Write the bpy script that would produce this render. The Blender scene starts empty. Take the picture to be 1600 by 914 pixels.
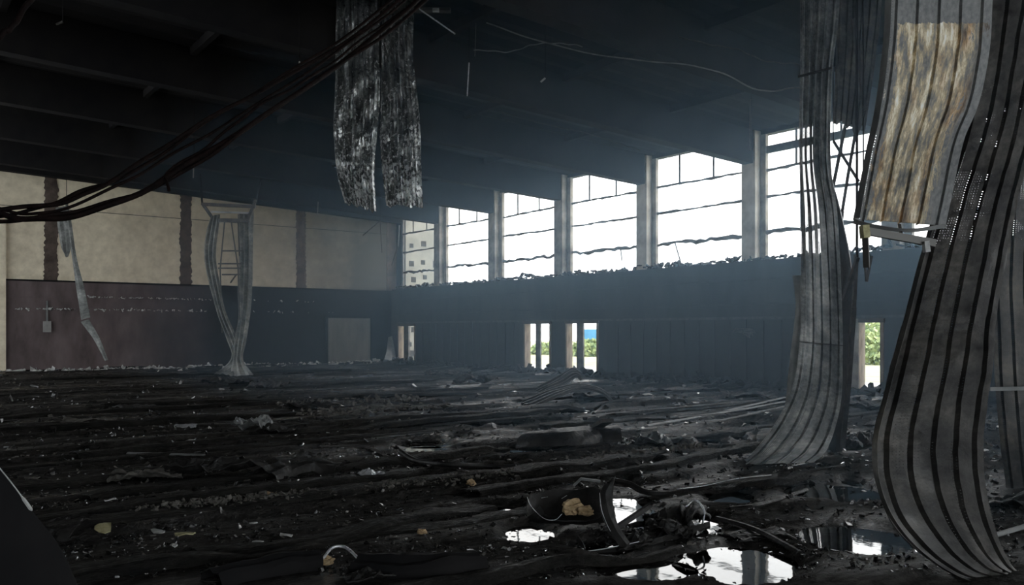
import bpy, math, random
import numpy as np

random.seed(7)
RNG = np.random.default_rng(7)
S = bpy.context.scene
COL = S.collection

# ------------------------------------------------------------------ camera, sky, exposure
# The hall stands square to the axes: the window wall lies in x = 0, the cream end wall in y = 0,
# the hall itself is x < 0, y < 0.  F, HY: focal length and horizon row for a 1600 x 914 frame.
CAM = np.array((-19.27, -34.9, 1.6))
FWD = np.array((0.598, 0.8015, 0.0)); FWD /= np.linalg.norm(FWD)
RGT = np.array((FWD[1], -FWD[0], 0.0))
F, HY = 1310.0, 515.0
cd = bpy.data.cameras.new('camera'); cam = bpy.data.objects.new('camera', cd); COL.objects.link(cam)
cam.location = CAM; cam.rotation_euler = (math.pi / 2, 0, -math.atan2(FWD[0], FWD[1]))
cd.sensor_width = 36.0; cd.lens = 36.0 * F / 1600.0; cd.shift_y = (HY - 457.0) / 1600.0
cd.clip_start = 0.05; cd.clip_end = 500
S.camera = cam

wd = bpy.data.worlds.new('overcast_sky'); S.world = wd; wd.use_nodes = True
bg = wd.node_tree.nodes['Background']
bg.inputs[0].default_value = (0.90, 0.96, 1.0, 1); bg.inputs[1].default_value = 1.0

S.view_settings.view_transform = 'Standard'; S.view_settings.look = 'None'
S.view_settings.gamma = 1.0; S.view_settings.use_curve_mapping = False
S.view_settings.exposure = 2.35
S.cycles.max_bounces = 8; S.cycles.diffuse_bounces = 4; S.cycles.glossy_bounces = 3
S.cycles.transparent_max_bounces = 24; S.cycles.volume_bounces = 0
S.cycles.sample_clamp_indirect = 4.0
S.cycles.use_denoising = True

# ------------------------------------------------------------------ helpers: placing
def at(px, py, d):
    "the point of the hall at depth d that lies on the line of sight through pixel (px, py)"
    return CAM + RGT * ((px - 800.0) / F * d) + FWD * d + np.array((0, 0, (HY - py) / F * d))
def ray(px, py):
    return RGT * ((px - 800.0) / F) + FWD + np.array((0, 0, (HY - py) / F))
def on_floor(px, py, z=0.0):
    r = ray(px, py); return CAM + r * ((z - CAM[2]) / r[2])
def on_right(px, py, x=0.0):
    r = ray(px, py); return CAM + r * ((x - CAM[0]) / r[0])
def on_back(px, py, y=0.0):
    r = ray(px, py); return CAM + r * ((y - CAM[1]) / r[1])
def wy(px): return on_right(px, 500)[1]
def wx(px): return on_back(px, 500)[0]
def ceil_z(x): return 7.05 + 0.042 * (-x)

# ------------------------------------------------------------------ helpers: noise, meshes
def hash2(ix, iy, seed):
    n = np.sin(ix * 127.1 + iy * 311.7 + seed * 74.7) * 43758.5453
    return n - np.floor(n)
def vnoise(x, y, seed=0):
    ix, iy = np.floor(x), np.floor(y); fx, fy = x - ix, y - iy
    fx = fx * fx * (3 - 2 * fx); fy = fy * fy * (3 - 2 * fy)
    a = hash2(ix, iy, seed); b = hash2(ix + 1, iy, seed); c = hash2(ix, iy + 1, seed); d = hash2(ix + 1, iy + 1, seed)
    return (a + (b - a) * fx) * (1 - fy) + (c + (d - c) * fx) * fy
def fbm(x, y, seed=0, oct=4):
    s = 0.0; a = 0.5
    for k in range(oct):
        s = s + a * (vnoise(x, y, seed + k * 13) - 0.5) * 2; x = x * 2.03; y = y * 2.03; a *= 0.5
    return s

def link(o, parent=None):
    COL.objects.link(o)
    if parent is not None: o.parent = parent
    return o
def world_loc(o):
    l = np.array(o.location)
    while o.parent is not None:
        o = o.parent; l = l + np.array(o.location)
    return l
def make(name, verts, faces, mat, parent=None, smooth=False, uv=None, mats=None, midx=None):
    "one mesh object; its origin sits at the base of its own box"
    v = np.asarray(verts, dtype=float).reshape(-1, 3)
    base = np.array(((v[:, 0].min() + v[:, 0].max()) / 2, (v[:, 1].min() + v[:, 1].max()) / 2, v[:, 2].min()))
    me = bpy.data.meshes.new(name)
    me.from_pydata((v - base).tolist(), [], [list(map(int, f)) for f in faces])
    for m in (mats or [mat]): me.materials.append(m)
    if midx is not None: me.polygons.foreach_set('material_index', np.asarray(midx, dtype=np.int32))
    if smooth: me.polygons.foreach_set('use_smooth', np.ones(len(me.polygons), dtype=bool))
    if uv is not None:
        ul = me.uv_layers.new(name='UVMap')
        li = np.empty(len(me.loops), dtype=np.int32); me.loops.foreach_get('vertex_index', li)
        ul.data.foreach_set('uv', np.asarray(uv, dtype=np.float32)[li].ravel())
    me.update()
    o = bpy.data.objects.new(name, me); link(o, parent)
    o.location = base - (world_loc(parent) if parent is not None else 0)
    return o
def empty(name, loc):
    o = bpy.data.objects.new(name, None); o.empty_display_size = 0.2; COL.objects.link(o); o.location = loc; return o
def tag(o, label, cat, group=None, kind=None):
    o['label'] = label; o['category'] = cat
    if group: o['group'] = group
    if kind: o['kind'] = kind
    return o
def structure(o, label=None, cat=None):
    o['kind'] = 'structure'
    if label: o['label'] = label
    if cat: o['category'] = cat
    return o

class MB:
    "collects boxes, bars and tubes into one mesh"
    def __init__(s): s.v = []; s.f = []
    def add(s, v, f):
        n = len(s.v); s.v += [tuple(p) for p in v]; s.f += [[i + n for i in q] for q in f]; return s
    def box(s, a, b):
        (x0, y0, z0), (x1, y1, z1) = np.minimum(a, b), np.maximum(a, b)
        v = [(x0, y0, z0), (x1, y0, z0), (x1, y1, z0), (x0, y1, z0), (x0, y0, z1), (x1, y0, z1), (x1, y1, z1), (x0, y1, z1)]
        return s.add(v, [(0, 3, 2, 1), (4, 5, 6, 7), (0, 1, 5, 4), (1, 2, 6, 5), (2, 3, 7, 6), (3, 0, 4, 7)])
    def bar(s, p, q, w, h=None, up=(0, 0, 1)):
        h = h or w; p = np.array(p, float); q = np.array(q, float); d = q - p; d /= np.linalg.norm(d)
        u = np.cross(d, up)
        if np.linalg.norm(u) < 1e-3: u = np.cross(d, (1, 0, 0))
        u /= np.linalg.norm(u); n = np.cross(u, d)
        v = [e + u * a * w / 2 + n * b * h / 2 for e in (p, q) for a, b in ((-1, -1), (1, -1), (1, 1), (-1, 1))]
        return s.add(v, [(0, 1, 2, 3), (7, 6, 5, 4), (0, 4, 5, 1), (1, 5, 6, 2), (2, 6, 7, 3), (3, 7, 4, 0)])
    def tube(s, path, r, seg=8):
        P = np.array(path, float); n = len(P); V = []; Fc = []
        rr = r if hasattr(r, '__len__') else [r] * n
        ref = np.array((0.13, 0.21, 1.0))
        for i in range(n):
            t = P[min(i + 1, n - 1)] - P[max(i - 1, 0)]; t /= np.linalg.norm(t) + 1e-9
            u = np.cross(t, ref)
            if np.linalg.norm(u) < 0.05: u = np.cross(t, (1, 0.1, 0))
            u /= np.linalg.norm(u); w = np.cross(u, t)
            for k in range(seg):
                a = 2 * math.pi * k / seg; V.append(P[i] + (u * math.cos(a) + w * math.sin(a)) * rr[i])
        for i in range(n - 1):
            for k in range(seg):
                k2 = (k + 1) % seg; Fc.append((i * seg + k, i * seg + k2, (i + 1) * seg + k2, (i + 1) * seg + k))
        Fc.append(list(range(seg))[::-1]); Fc.append([(n - 1) * seg + k for k in range(seg)])
        return s.add(V, Fc)
    def build(s, name, mat, parent=None, smooth=False): return make(name, s.v, s.f, mat, parent, smooth)

def spline(pts, n):
    "Catmull-Rom through the rows of pts, n samples"
    P = np.asarray(pts, float); k = len(P)
    Q = np.vstack((2 * P[0] - P[1], P, 2 * P[-1] - P[-2])); out = []
    for t in np.linspace(0, k - 1, n):
        i = min(int(t), k - 2); f = t - i; a, b, c, d = Q[i], Q[i + 1], Q[i + 2], Q[i + 3]
        out.append(0.5 * (2 * b + (c - a) * f + (2 * a - 5 * b + 4 * c - d) * f * f + (3 * b - a - 3 * c + d) * f ** 3))
    return np.array(out)

def ribs(n, depth=0.03, slope=0.12, wide=0.3, jitter=0.0, seed=0):
    "cross-section of a ribbed sheet: n narrow trapezoid ribs across the unit width"
    r = random.Random(seed); p = [(0.0, 0.0)]
    for i in range(n):
        c = (i + 0.5) / n + r.uniform(-1, 1) * jitter / n; w = wide / n * (1 + r.uniform(-1, 1) * jitter); s = slope / n; h = depth * (1 + r.uniform(-1, 1) * jitter)
        p += [(c - w / 2 - s, 0.0), (c - w / 2, h), (c + w / 2, h), (c + w / 2 + s, 0.0)]
    p.append((1.0, 0.0)); return p
def refine(prof, k):
    out = []
    for a, b in zip(prof[:-1], prof[1:]):
        for j in range(k): f = j / k; out.append((a[0] + (b[0] - a[0]) * f, a[1] + (b[1] - a[1]) * f))
    out.append(prof[-1]); return out

def sheet(name, edges, prof, mat, parent=None, n=60, thick=0.006, rough=0.0, rscale=6.0, seed=0, bow=0.0, smooth=True, ragged=0.0):
    "a ribbed strip of sheet metal: edges = rows of (left point, right point)"
    L = spline([e[0] for e in edges], n); R = spline([e[1] for e in edges], n)
    m = len(prof); u = np.array([p[0] for p in prof]); h = np.array([p[1] for p in prof])
    T = np.gradient((L + R) / 2, axis=0); A = R - L
    N = np.cross(A, T); N /= np.linalg.norm(N, axis=1)[:, None] + 1e-9
    if np.dot(N.mean(0), CAM - (L.mean(0) + R.mean(0)) / 2) < 0: N = -N
    run = np.concatenate(([0], np.cumsum(np.linalg.norm(np.diff((L + R) / 2, axis=0), axis=1))))
    wid = np.linalg.norm(A, axis=1).mean()
    V = L[:, None, :] + A[:, None, :] * u[None, :, None]
    off = h[None, :] + bow * 4 * (u * (1 - u))[None, :] + np.zeros((n, 1))
    if rough: off = off + rough * fbm(run[:, None] * rscale + 3.1 * seed, u[None, :] * wid * rscale * 1.7, seed, 4)
    if ragged:
        tn = T[-1] / (np.linalg.norm(T[-1]) + 1e-9)
        for k in range(3):
            V[n - 1 - k] += tn[None, :] * (ragged * (vnoise(u * 9 + seed, u * 0, seed) - 0.3) * (1 - k / 3))[:, None]
    V = V + N[:, None, :] * off[:, :, None]
    V[..., 2] = np.minimum(V[..., 2], 7.0 + 0.042 * (-V[..., 0]))
    V2 = V - N[:, None, :] * thick
    uv = np.stack(np.broadcast_arrays(u[None, :] * wid, run[:, None]), -1).reshape(-1, 2)
    idx = np.arange(n * m).reshape(n, m); q = n * m; Fc = []
    for i in range(n - 1):
        for j in range(m - 1):
            a, b, c, d = idx[i, j], idx[i, j + 1], idx[i + 1, j + 1], idx[i + 1, j]
            Fc.append((a, b, c, d)); Fc.append((d + q, c + q, b + q, a + q))
        a, d = idx[i, 0], idx[i + 1, 0]; Fc.append((d, d + q, a + q, a))
        a, d = idx[i, m - 1], idx[i + 1, m - 1]; Fc.append((a, a + q, d + q, d))
    for j in range(m - 1):
        a, b = idx[0, j], idx[0, j + 1]; Fc.append((a, a + q, b + q, b))
        a, b = idx[n - 1, j], idx[n - 1, j + 1]; Fc.append((b, b + q, a + q, a))
    o = make(name, np.vstack((V.reshape(-1, 3), V2.reshape(-1, 3))), Fc, mat, parent, False, np.vstack((uv, uv)))
    if smooth:
        o.data.polygons.foreach_set('use_smooth', np.ones(len(o.data.polygons), dtype=bool))
        try: o.data.set_sharp_from_angle(angle=math.radians(32))
        except Exception: pass
    return o
def pe(rows):
    "rows of (pxL, pyL, dL, pxR, pyR, dR) -> edges"
    return [(at(*r[:3]), at(*r[3:])) for r in rows]

# ------------------------------------------------------------------ helpers: materials
def new_mat(name):
    m = bpy.data.materials.new(name); m.use_nodes = True
    nt = m.node_tree; return m, nt, nt.nodes['Principled BSDF']
def nd(nt, t, **kw):
    n = nt.nodes.new(t)
    for k, v in kw.items(): setattr(n, k, v)
    return n
def lk(nt, a, b): nt.links.new(a, b)
def noise(nt, scale, detail=4, vec=None, stretch=None, rough=0.6):
    n = nd(nt, 'ShaderNodeTexNoise'); n.inputs['Scale'].default_value = scale; n.inputs['Detail'].default_value = detail
    n.inputs['Roughness'].default_value = rough
    if vec is None: vec = nd(nt, 'ShaderNodeTexCoord').outputs['Object']
    if stretch:
        mp = nd(nt, 'ShaderNodeMapping'); mp.inputs['Scale'].default_value = stretch; lk(nt, vec, mp.inputs['Vector']); vec = mp.outputs[0]
    lk(nt, vec, n.inputs['Vector']); return n.outputs['Fac']
def ramp(nt, fac, stops):
    r = nd(nt, 'ShaderNodeValToRGB'); e = r.color_ramp.elements
    while len(e) < len(stops): e.new(0.5)
    for i, (p, c) in enumerate(stops):
        e[i].position = p; e[i].color = (*c, 1) if len(c) == 3 else c
    lk(nt, fac, r.inputs[0]); return r.outputs[0]
def rng(nt, fac, a, b, lo, hi):
    n = nd(nt, 'ShaderNodeMapRange'); n.inputs[1].default_value = a; n.inputs[2].default_value = b
    n.inputs[3].default_value = lo; n.inputs[4].default_value = hi; lk(nt, fac, n.inputs[0]); return n.outputs[0]
def bump(nt, bs, fac, strength=0.3, dist=0.01):
    b = nd(nt, 'ShaderNodeBump'); b.inputs['Strength'].default_value = strength; b.inputs['Distance'].default_value = dist
    lk(nt, fac, b.inputs['Height']); lk(nt, b.outputs[0], bs.inputs['Normal'])
def mixc(nt, fac, a, b):
    m = nd(nt, 'ShaderNodeMix', data_type='RGBA'); lk(nt, fac, m.inputs[0])
    for s, v in ((m.inputs[6], a), (m.inputs[7], b)):
        if isinstance(v, tuple): s.default_value = (*v, 1)
        else: lk(nt, v, s)
    return m.outputs[2]
def simple(name, c1, c2, scale=3.0, lo=0.35, hi=0.65, rough=(0.5, 0.8), metal=0.0, bmp=0.3, bdist=0.01, stretch=None, spec=0.5, c3=None):
    m, nt, bs = new_mat(name)
    f = noise(nt, scale, 6, stretch=stretch)
    st = [(lo, c1), (hi, c2)]
    if c3: st.append((min(hi + 0.12, 1.0), c3))
    lk(nt, ramp(nt, f, st), bs.inputs['Base Color'])
    g = noise(nt, scale * 4.3, 5, stretch=stretch)
    lk(nt, rng(nt, g, 0.3, 0.7, *rough), bs.inputs['Roughness'])
    bs.inputs['Metallic'].default_value = metal; bs.inputs['Specular IOR Level'].default_value = spec
    if bmp: bump(nt, bs, g, bmp, bdist)
    return m
def perforate(m, pitch=0.012, radius=0.34, patch=None, umax=None, rib=None):
    "round holes through the sheet on a staggered grid laid out on the sheet itself"
    nt = m.node_tree; bs = nt.nodes['Principled BSDF']; out = nt.nodes['Material Output']
    uv = nd(nt, 'ShaderNodeUVMap'); sp = nd(nt, 'ShaderNodeSeparateXYZ'); lk(nt, uv.outputs[0], sp.inputs[0])
    def mth(op, a, b=None):
        n = nd(nt, 'ShaderNodeMath', operation=op)
        for i, x in enumerate((a, b)):
            if x is None: continue
            if isinstance(x, (int, float)): n.inputs[i].default_value = x
            else: lk(nt, x, n.inputs[i])
        return n.outputs[0]
    fu = mth('SUBTRACT', mth('FRACT', mth('DIVIDE', sp.outputs[0], pitch)), 0.5)
    fv = mth('SUBTRACT', mth('FRACT', mth('DIVIDE', sp.outputs[1], pitch)), 0.5)
    r2 = mth('ADD', mth('MULTIPLY', fu, fu), mth('MULTIPLY', fv, fv))
    hole = mth('LESS_THAN', r2, radius * radius)
    if patch is not None:
        nz = nd(nt, 'ShaderNodeTexNoise'); nz.inputs['Scale'].default_value = patch[0]; lk(nt, uv.outputs[0], nz.inputs['Vector'])
        hole = mth('MULTIPLY', hole, mth('GREATER_THAN', nz.outputs['Fac'], patch[1]))
    if umax: hole = mth('MULTIPLY', hole, mth('LESS_THAN', sp.outputs[0], umax))
    if rib:  # (rib pitch, half width of the unperforated rib), in metres
        hole = mth('MULTIPLY', hole, mth('GREATER_THAN', mth('ABSOLUTE', mth('SUBTRACT', mth('FRACT', mth('DIVIDE', sp.outputs[0], rib[0])), 0.5)), rib[1] / rib[0]))
    tr = nd(nt, 'ShaderNodeBsdfTransparent'); mx = nd(nt, 'ShaderNodeMixShader')
    lk(nt, hole, mx.inputs[0]); lk(nt, bs.outputs[0], mx.inputs[1]); lk(nt, tr.outputs[0], mx.inputs[2]); lk(nt, mx.outputs[0], out.inputs['Surface'])
    return m

M = {}
M['soot'] = simple('soot_black', (0.008, 0.008, 0.009), (0.017, 0.016, 0.016), 1.2, rough=(0.8, 0.95), bmp=0.2, spec=0.1)
M['deck'] = simple('sooty_roof_deck', (0.010, 0.010, 0.012), (0.024, 0.022, 0.021), 0.6, rough=(0.8, 0.95), bmp=0.2, spec=0.1)
M['cladding'] = simple('charred_wall_lining', (0.022, 0.022, 0.023), (0.045, 0.044, 0.044), 0.8, rough=(0.6, 0.9), bmp=0.4, stretch=(1, 1, 0.35), c3=(0.065, 0.062, 0.058), spec=0.2)
M['concrete'] = simple('scorched_concrete', (0.16, 0.145, 0.125), (0.44, 0.41, 0.36), 1.6, 0.36, 0.62, rough=(0.75, 0.95), bmp=0.5, bdist=0.02, spec=0.2)
M['bare'] = simple('painted_lit_concrete', (0.34, 0.31, 0.27), (0.66, 0.62, 0.55), 1.6, 0.30, 0.6, rough=(0.75, 0.95), bmp=0.4, bdist=0.02, spec=0.2)  # paler copy of the concrete, light from the camera side put into its colour
M['brownwood'] = simple('scorched_brown_timber', (0.12, 0.095, 0.07), (0.36, 0.31, 0.25), 4.0, 0.36, 0.64, rough=(0.75, 0.95), bmp=0.4, spec=0.2, stretch=(1, 1, 0.3))
M['pilaster'] = simple('heat_stained_pilaster', (0.045, 0.034, 0.028), (0.13, 0.10, 0.085), 1.8, rough=(0.8, 0.95), bmp=0.5, bdist=0.02, spec=0.2)
M['steel'] = simple('sooty_steel', (0.020, 0.019, 0.019), (0.075, 0.072, 0.070), 5.0, rough=(0.45, 0.75), metal=0.3, bmp=0.3)
M['frame'] = simple('burnt_window_frame', (0.030, 0.028, 0.027), (0.17, 0.165, 0.16), 3.0, rough=(0.5, 0.8), bmp=0.4)
M['cable'] = simple('charred_cable', (0.003, 0.002, 0.002), (0.013, 0.007, 0.006), 9.0, rough=(0.6, 0.9), bmp=0.5, spec=0.1)
M['black'] = simple('charred_sheet', (0.007, 0.007, 0.007), (0.030, 0.028, 0.026), 4.0, rough=(0.35, 0.75), metal=0.1, bmp=0.5, bdist=0.02, spec=0.35)
M['wetchip'] = simple('wet_charcoal', (0.006, 0.006, 0.006), (0.025, 0.024, 0.022), 30.0, rough=(0.08, 0.5), bmp=0)
M['glint'] = simple('glint_metal', (0.35, 0.36, 0.37), (0.7, 0.71, 0.72), 30.0, rough=(0.12, 0.35), metal=1.0, bmp=0)
M['grey'] = simple('ash_grey_sheet', (0.10, 0.105, 0.105), (0.28, 0.285, 0.28), 2.2, rough=(0.45, 0.75), metal=0.25, bmp=0.4)
M['pale'] = simple('pale_ash', (0.28, 0.28, 0.27), (0.55, 0.55, 0.53), 8.0, rough=(0.6, 0.9), bmp=0.5)
M['bright'] = simple('bare_bright_metal', (0.45, 0.46, 0.47), (0.75, 0.76, 0.78), 8.0, rough=(0.2, 0.5), metal=0.6, bmp=0.4)
M['tan'] = simple('tan_foam', (0.34, 0.24, 0.13), (0.62, 0.46, 0.28), 14.0, rough=(0.85, 0.98), bmp=0.8, spec=0.2)
M['straw'] = simple('yellowed_flake', (0.30, 0.27, 0.13), (0.52, 0.48, 0.28), 14.0, rough=(0.6, 0.9), bmp=0.4)
M['ash'] = simple('grey_ash', (0.05, 0.047, 0.042), (0.16, 0.15, 0.135), 7.0, rough=(0.8, 0.98), bmp=0.8, spec=0.2)

def lining_mat():
    m, nt, bs = new_mat('charred_purple_brown_lining')
    geo = nd(nt, 'ShaderNodeNewGeometry'); sp = nd(nt, 'ShaderNodeSeparateXYZ'); lk(nt, geo.outputs['Position'], sp.inputs[0])
    n1 = noise(nt, 0.35, 5, geo.outputs['Position']); n2 = noise(nt, 1.6, 8, geo.outputs['Position'], (1, 1, 0.4))
    base = ramp(nt, n2, [(0.3, (0.075, 0.058, 0.058)), (0.7, (0.16, 0.125, 0.124))])
    ad = nd(nt, 'ShaderNodeMath', operation='MULTIPLY_ADD'); lk(nt, n1, ad.inputs[0]); ad.inputs[1].default_value = 6.0; lk(nt, sp.outputs[0], ad.inputs[2])
    lk(nt, mixc(nt, rng(nt, ad.outputs[0], -9.5, -5.0, 0.0, 1.0), base, (0.022, 0.022, 0.022)), bs.inputs['Base Color'])   # darker nearer the window wall
    bs.inputs['Roughness'].default_value = 0.9; bs.inputs['Specular IOR Level'].default_value = 0.15; bump(nt, bs, n2, 0.4, 0.02); return m
M['lowwall'] = lining_mat()

def cream_mat():
    m, nt, bs = new_mat('smoke_stained_cream_panel')
    geo = nd(nt, 'ShaderNodeNewGeometry'); sp = nd(nt, 'ShaderNodeSeparateXYZ'); lk(nt, geo.outputs['Position'], sp.inputs[0])
    n1 = noise(nt, 0.45, 6, geo.outputs['Position']); n2 = noise(nt, 3.0, 8, geo.outputs['Position'])
    base = ramp(nt, n2, [(0.3, (0.56, 0.48, 0.355)), (0.7, (0.78, 0.69, 0.53))])
    ad = nd(nt, 'ShaderNodeMath', operation='MULTIPLY_ADD'); lk(nt, n1, ad.inputs[0]); ad.inputs[1].default_value = 7.0
    lk(nt, sp.outputs[0], ad.inputs[2])
    soot = rng(nt, ad.outputs[0], -8.5, 1.5, 0.0, 0.95)          # smoke deposit thickens towards the window wall
    col = mixc(nt, soot, base, (0.06, 0.058, 0.052))
    lk(nt, col, bs.inputs['Base Color']); bs.inputs['Roughness'].default_value = 0.85; bs.inputs['Specular IOR Level'].default_value = 0.2
    bump(nt, bs, n2, 0.2, 0.01); return m
M['cream'] = cream_mat()

def floor_mat():
    m, nt, bs = new_mat('wet_charred_floor')
    tc = nd(nt, 'ShaderNodeNewGeometry').outputs['Position']
    a = noise(nt, 1.0, 6, tc, (0.22, 1.1, 1.0)); b = noise(nt, 14.0, 6, tc, (0.6, 1.0, 1.0)); c = noise(nt, 34.0, 4, tc)
    w = noise(nt, 0.55, 5, tc, (0.5, 1.2, 1.0))
    ash = rng(nt, a, 0.57, 0.74, 0.0, 1.0)
    dk = ramp(nt, b, [(0.35, (0.016, 0.0152, 0.0145)), (0.7, (0.060, 0.056, 0.052))])
    lt = ramp(nt, b, [(0.32, (0.020, 0.019, 0.017)), (0.70, (0.13, 0.12, 0.105))])
    lk(nt, mixc(nt, ash, dk, lt), bs.inputs['Base Color'])
    wet = rng(nt, w, 0.46, 0.60, 0.0, 1.0)
    one = nd(nt, 'ShaderNodeMath', operation='SUBTRACT'); one.inputs[0].default_value = 1.0; lk(nt, ash, one.inputs[1])
    wm = nd(nt, 'ShaderNodeMath', operation='MULTIPLY'); lk(nt, wet, wm.inputs[0]); lk(nt, one.outputs[0], wm.inputs[1])
    lk(nt, rng(nt, wm.outputs[0], 0.0, 1.0, 0.85, 0.12), bs.inputs['Roughness'])
    lk(nt, rng(nt, wm.outputs[0], 0.0, 1.0, 0.02, 0.17), bs.inputs['Specular IOR Level'])
    sm = nd(nt, 'ShaderNodeMath', operation='MULTIPLY_ADD'); lk(nt, c, sm.inputs[0]); sm.inputs[1].default_value = 0.5; lk(nt, b, sm.inputs[2])
    bump(nt, bs, sm.outputs[0], 1.0, 0.06); return m
M['floor'] = floor_mat()
M['board'] = simple('wet_charred_board', (0.009, 0.009, 0.009), (0.032, 0.030, 0.027), 9.0, rough=(0.3, 0.9), bmp=1.0, bdist=0.05, stretch=(0.35, 1, 1), c3=(0.10, 0.092, 0.08), spec=0.08)

def water_mat():
    m, nt, bs = new_mat('sooty_water')
    bs.inputs['Base Color'].default_value = (0.006, 0.006, 0.006, 1); bs.inputs['Roughness'].default_value = 0.03
    bs.inputs['IOR'].default_value = 1.33; bs.inputs['Specular IOR Level'].default_value = 0.5
    n = noise(nt, 3.0, 3); bump(nt, bs, n, 0.10, 0.01); return m
M['water'] = water_mat()

def sheet_mat(name, dark, mid, light, sc=2.5, rough=(0.3, 0.6), metal=0.45, lo=0.36, hi=0.64, stretch=None):
    m, nt, bs = new_mat(name)
    uv = nd(nt, 'ShaderNodeUVMap').outputs[0]
    a = noise(nt, sc, 8, uv, stretch, 0.65); b = noise(nt, sc * 7, 6, uv, None, 0.65)
    c = ramp(nt, a, [(lo, dark), ((lo + hi) / 2, mid), (hi, light)])
    sh = ramp(nt, b, [(0.35, (0.55, 0.55, 0.55)), (0.65, (1.15, 1.15, 1.15))])
    mm = nd(nt, 'ShaderNodeMix', data_type='RGBA', blend_type='MULTIPLY'); mm.inputs[0].default_value = 1.0
    lk(nt, c, mm.inputs[6]); lk(nt, sh, mm.inputs[7]); lk(nt, mm.outputs[2], bs.inputs['Base Color'])
    lk(nt, rng(nt, b, 0.3, 0.7, *rough), bs.inputs['Roughness']); bs.inputs['Metallic'].default_value = metal
    bump(nt, bs, b, 0.35, 0.01); return m
M['sheet_dark'] = perforate(sheet_mat('dark_perforated_sheet', (0.020, 0.020, 0.020), (0.050, 0.048, 0.045), (0.10, 0.093, 0.082)), 0.020, 0.14, (2.6, 0.50))
M['sheet_mid'] = perforate(sheet_mat('grey_perforated_sheet', (0.10, 0.108, 0.112), (0.21, 0.22, 0.22), (0.38, 0.385, 0.37), 3.0), 0.016, 0.33, None, 0.30, (0.0985, 0.026))
M['sheet_solid'] = sheet_mat('sooty_ribbed_sheet', (0.035, 0.036, 0.036), (0.085, 0.082, 0.076), (0.17, 0.155, 0.13))
M['foil'] = sheet_mat('crumpled_silver_sheet', (0.05, 0.054, 0.054), (0.20, 0.21, 0.205), (0.70, 0.72, 0.70), 2.6, (0.2, 0.5), 0.5, 0.38, 0.66, (3.0, 1.0, 1.0))
def paint_highlights(m):
    "flecks of bare bright metal on a sooty sheet"
    nt = m.node_tree; bs = nt.nodes['Principled BSDF']; uv = nd(nt, 'ShaderNodeUVMap').outputs[0]
    a = noise(nt, 16.0, 4, uv, (1.6, 0.8, 1)); b = noise(nt, 1.6, 3, uv)
    s_ = nd(nt, 'ShaderNodeMath', operation='MULTIPLY_ADD'); lk(nt, b, s_.inputs[0]); s_.inputs[1].default_value = 0.6; lk(nt, a, s_.inputs[2])
    sp = nd(nt, 'ShaderNodeSeparateXYZ'); lk(nt, uv, sp.inputs[0]); lo = nd(nt, 'ShaderNodeMath', operation='MULTIPLY_ADD'); lk(nt, rng(nt, sp.outputs[1], 1.4, 2.8, 0.0, 1.0), lo.inputs[0]); lo.inputs[1].default_value = 0.10; lk(nt, s_.outputs[0], lo.inputs[2])  # more of the painted highlights towards the free end
    f = rng(nt, lo.outputs[0], 0.90, 0.95, 0.0, 1.0); old = bs.inputs['Base Color'].links[0].from_socket
    lk(nt, mixc(nt, f, old, (0.85, 0.87, 0.86)), bs.inputs['Base Color']); return m
paint_highlights(M['foil'])
M['wreck'] = sheet_mat('ash_grey_hanging_sheet', (0.07, 0.074, 0.07), (0.16, 0.165, 0.158), (0.33, 0.335, 0.32), 1.5, (0.5, 0.8), 0.2)

def rust_mat():
    "ribbed sheet whose coating flaked to yellow and rust below a straight lap line"
    m, nt, bs = new_mat('scorched_yellow_rust_sheet')
    uv = nd(nt, 'ShaderNodeUVMap').outputs[0]; sp = nd(nt, 'ShaderNodeSeparateXYZ'); lk(nt, uv, sp.inputs[0])
    a = noise(nt, 8.0, 9, uv, (2.2, 0.45, 1), 0.74); b = noise(nt, 26.0, 6, uv, (1.5, 0.8, 1)); c = noise(nt, 3.0, 4, uv, (1.6, 0.6, 1))
    grey = ramp(nt, b, [(0.3, (0.13, 0.135, 0.14)), (0.7, (0.30, 0.30, 0.29))])
    yel = ramp(nt, a, [(0.36, (0.13, 0.13, 0.128)), (0.45, (0.26, 0.25, 0.225)), (0.52, (0.52, 0.42, 0.27)), (0.58, (0.82, 0.74, 0.56)), (0.64, (0.92, 0.90, 0.84))])
    rs = ramp(nt, c, [(0.50, (1, 1, 1)), (0.66, (0.70, 0.52, 0.40))])
    mm = nd(nt, 'ShaderNodeMix', data_type='RGBA', blend_type='MULTIPLY'); mm.inputs[0].default_value = 1.0; lk(nt, yel, mm.inputs[6]); lk(nt, rs, mm.inputs[7])
    def mth(op, x, y):
        n = nd(nt, 'ShaderNodeMath', operation=op)
        for i, q in enumerate((x, y)):
            if isinstance(q, (int, float)): n.inputs[i].default_value = q
            else: lk(nt, q, n.inputs[i])
        return n.outputs[0]
    # the flaked field: across the sheet u 0.10 .. 0.62 m, along it from the lap line down, thinning out
    vv = mth('ADD', sp.outputs[1], mth('MULTIPLY', mth('SUBTRACT', b, 0.5), 0.06))
    f1 = mth('GREATER_THAN', vv, RUST_V0)
    uu = mth('ADD', sp.outputs[0], mth('MULTIPLY', mth('SUBTRACT', a, 0.5), 0.55))
    f2 = mth('MULTIPLY', mth('GREATER_THAN', uu, 0.10), mth('LESS_THAN', mth('ADD', uu, mth('MULTIPLY', mth('MAXIMUM', mth('SUBTRACT', vv, RUST_V0), 0.0), 0.06)), 0.62))
    lk(nt, mixc(nt, mth('MULTIPLY', f1, f2), grey, mm.outputs[2]), bs.inputs['Base Color'])
    lk(nt, rng(nt, b, 0.3, 0.7, 0.45, 0.8), bs.inputs['Roughness']); bs.inputs['Metallic'].default_value = 0.2
    bump(nt, bs, b, 0.5, 0.01); return perforate(m, 0.018, 0.2, None, 0.06)

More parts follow.
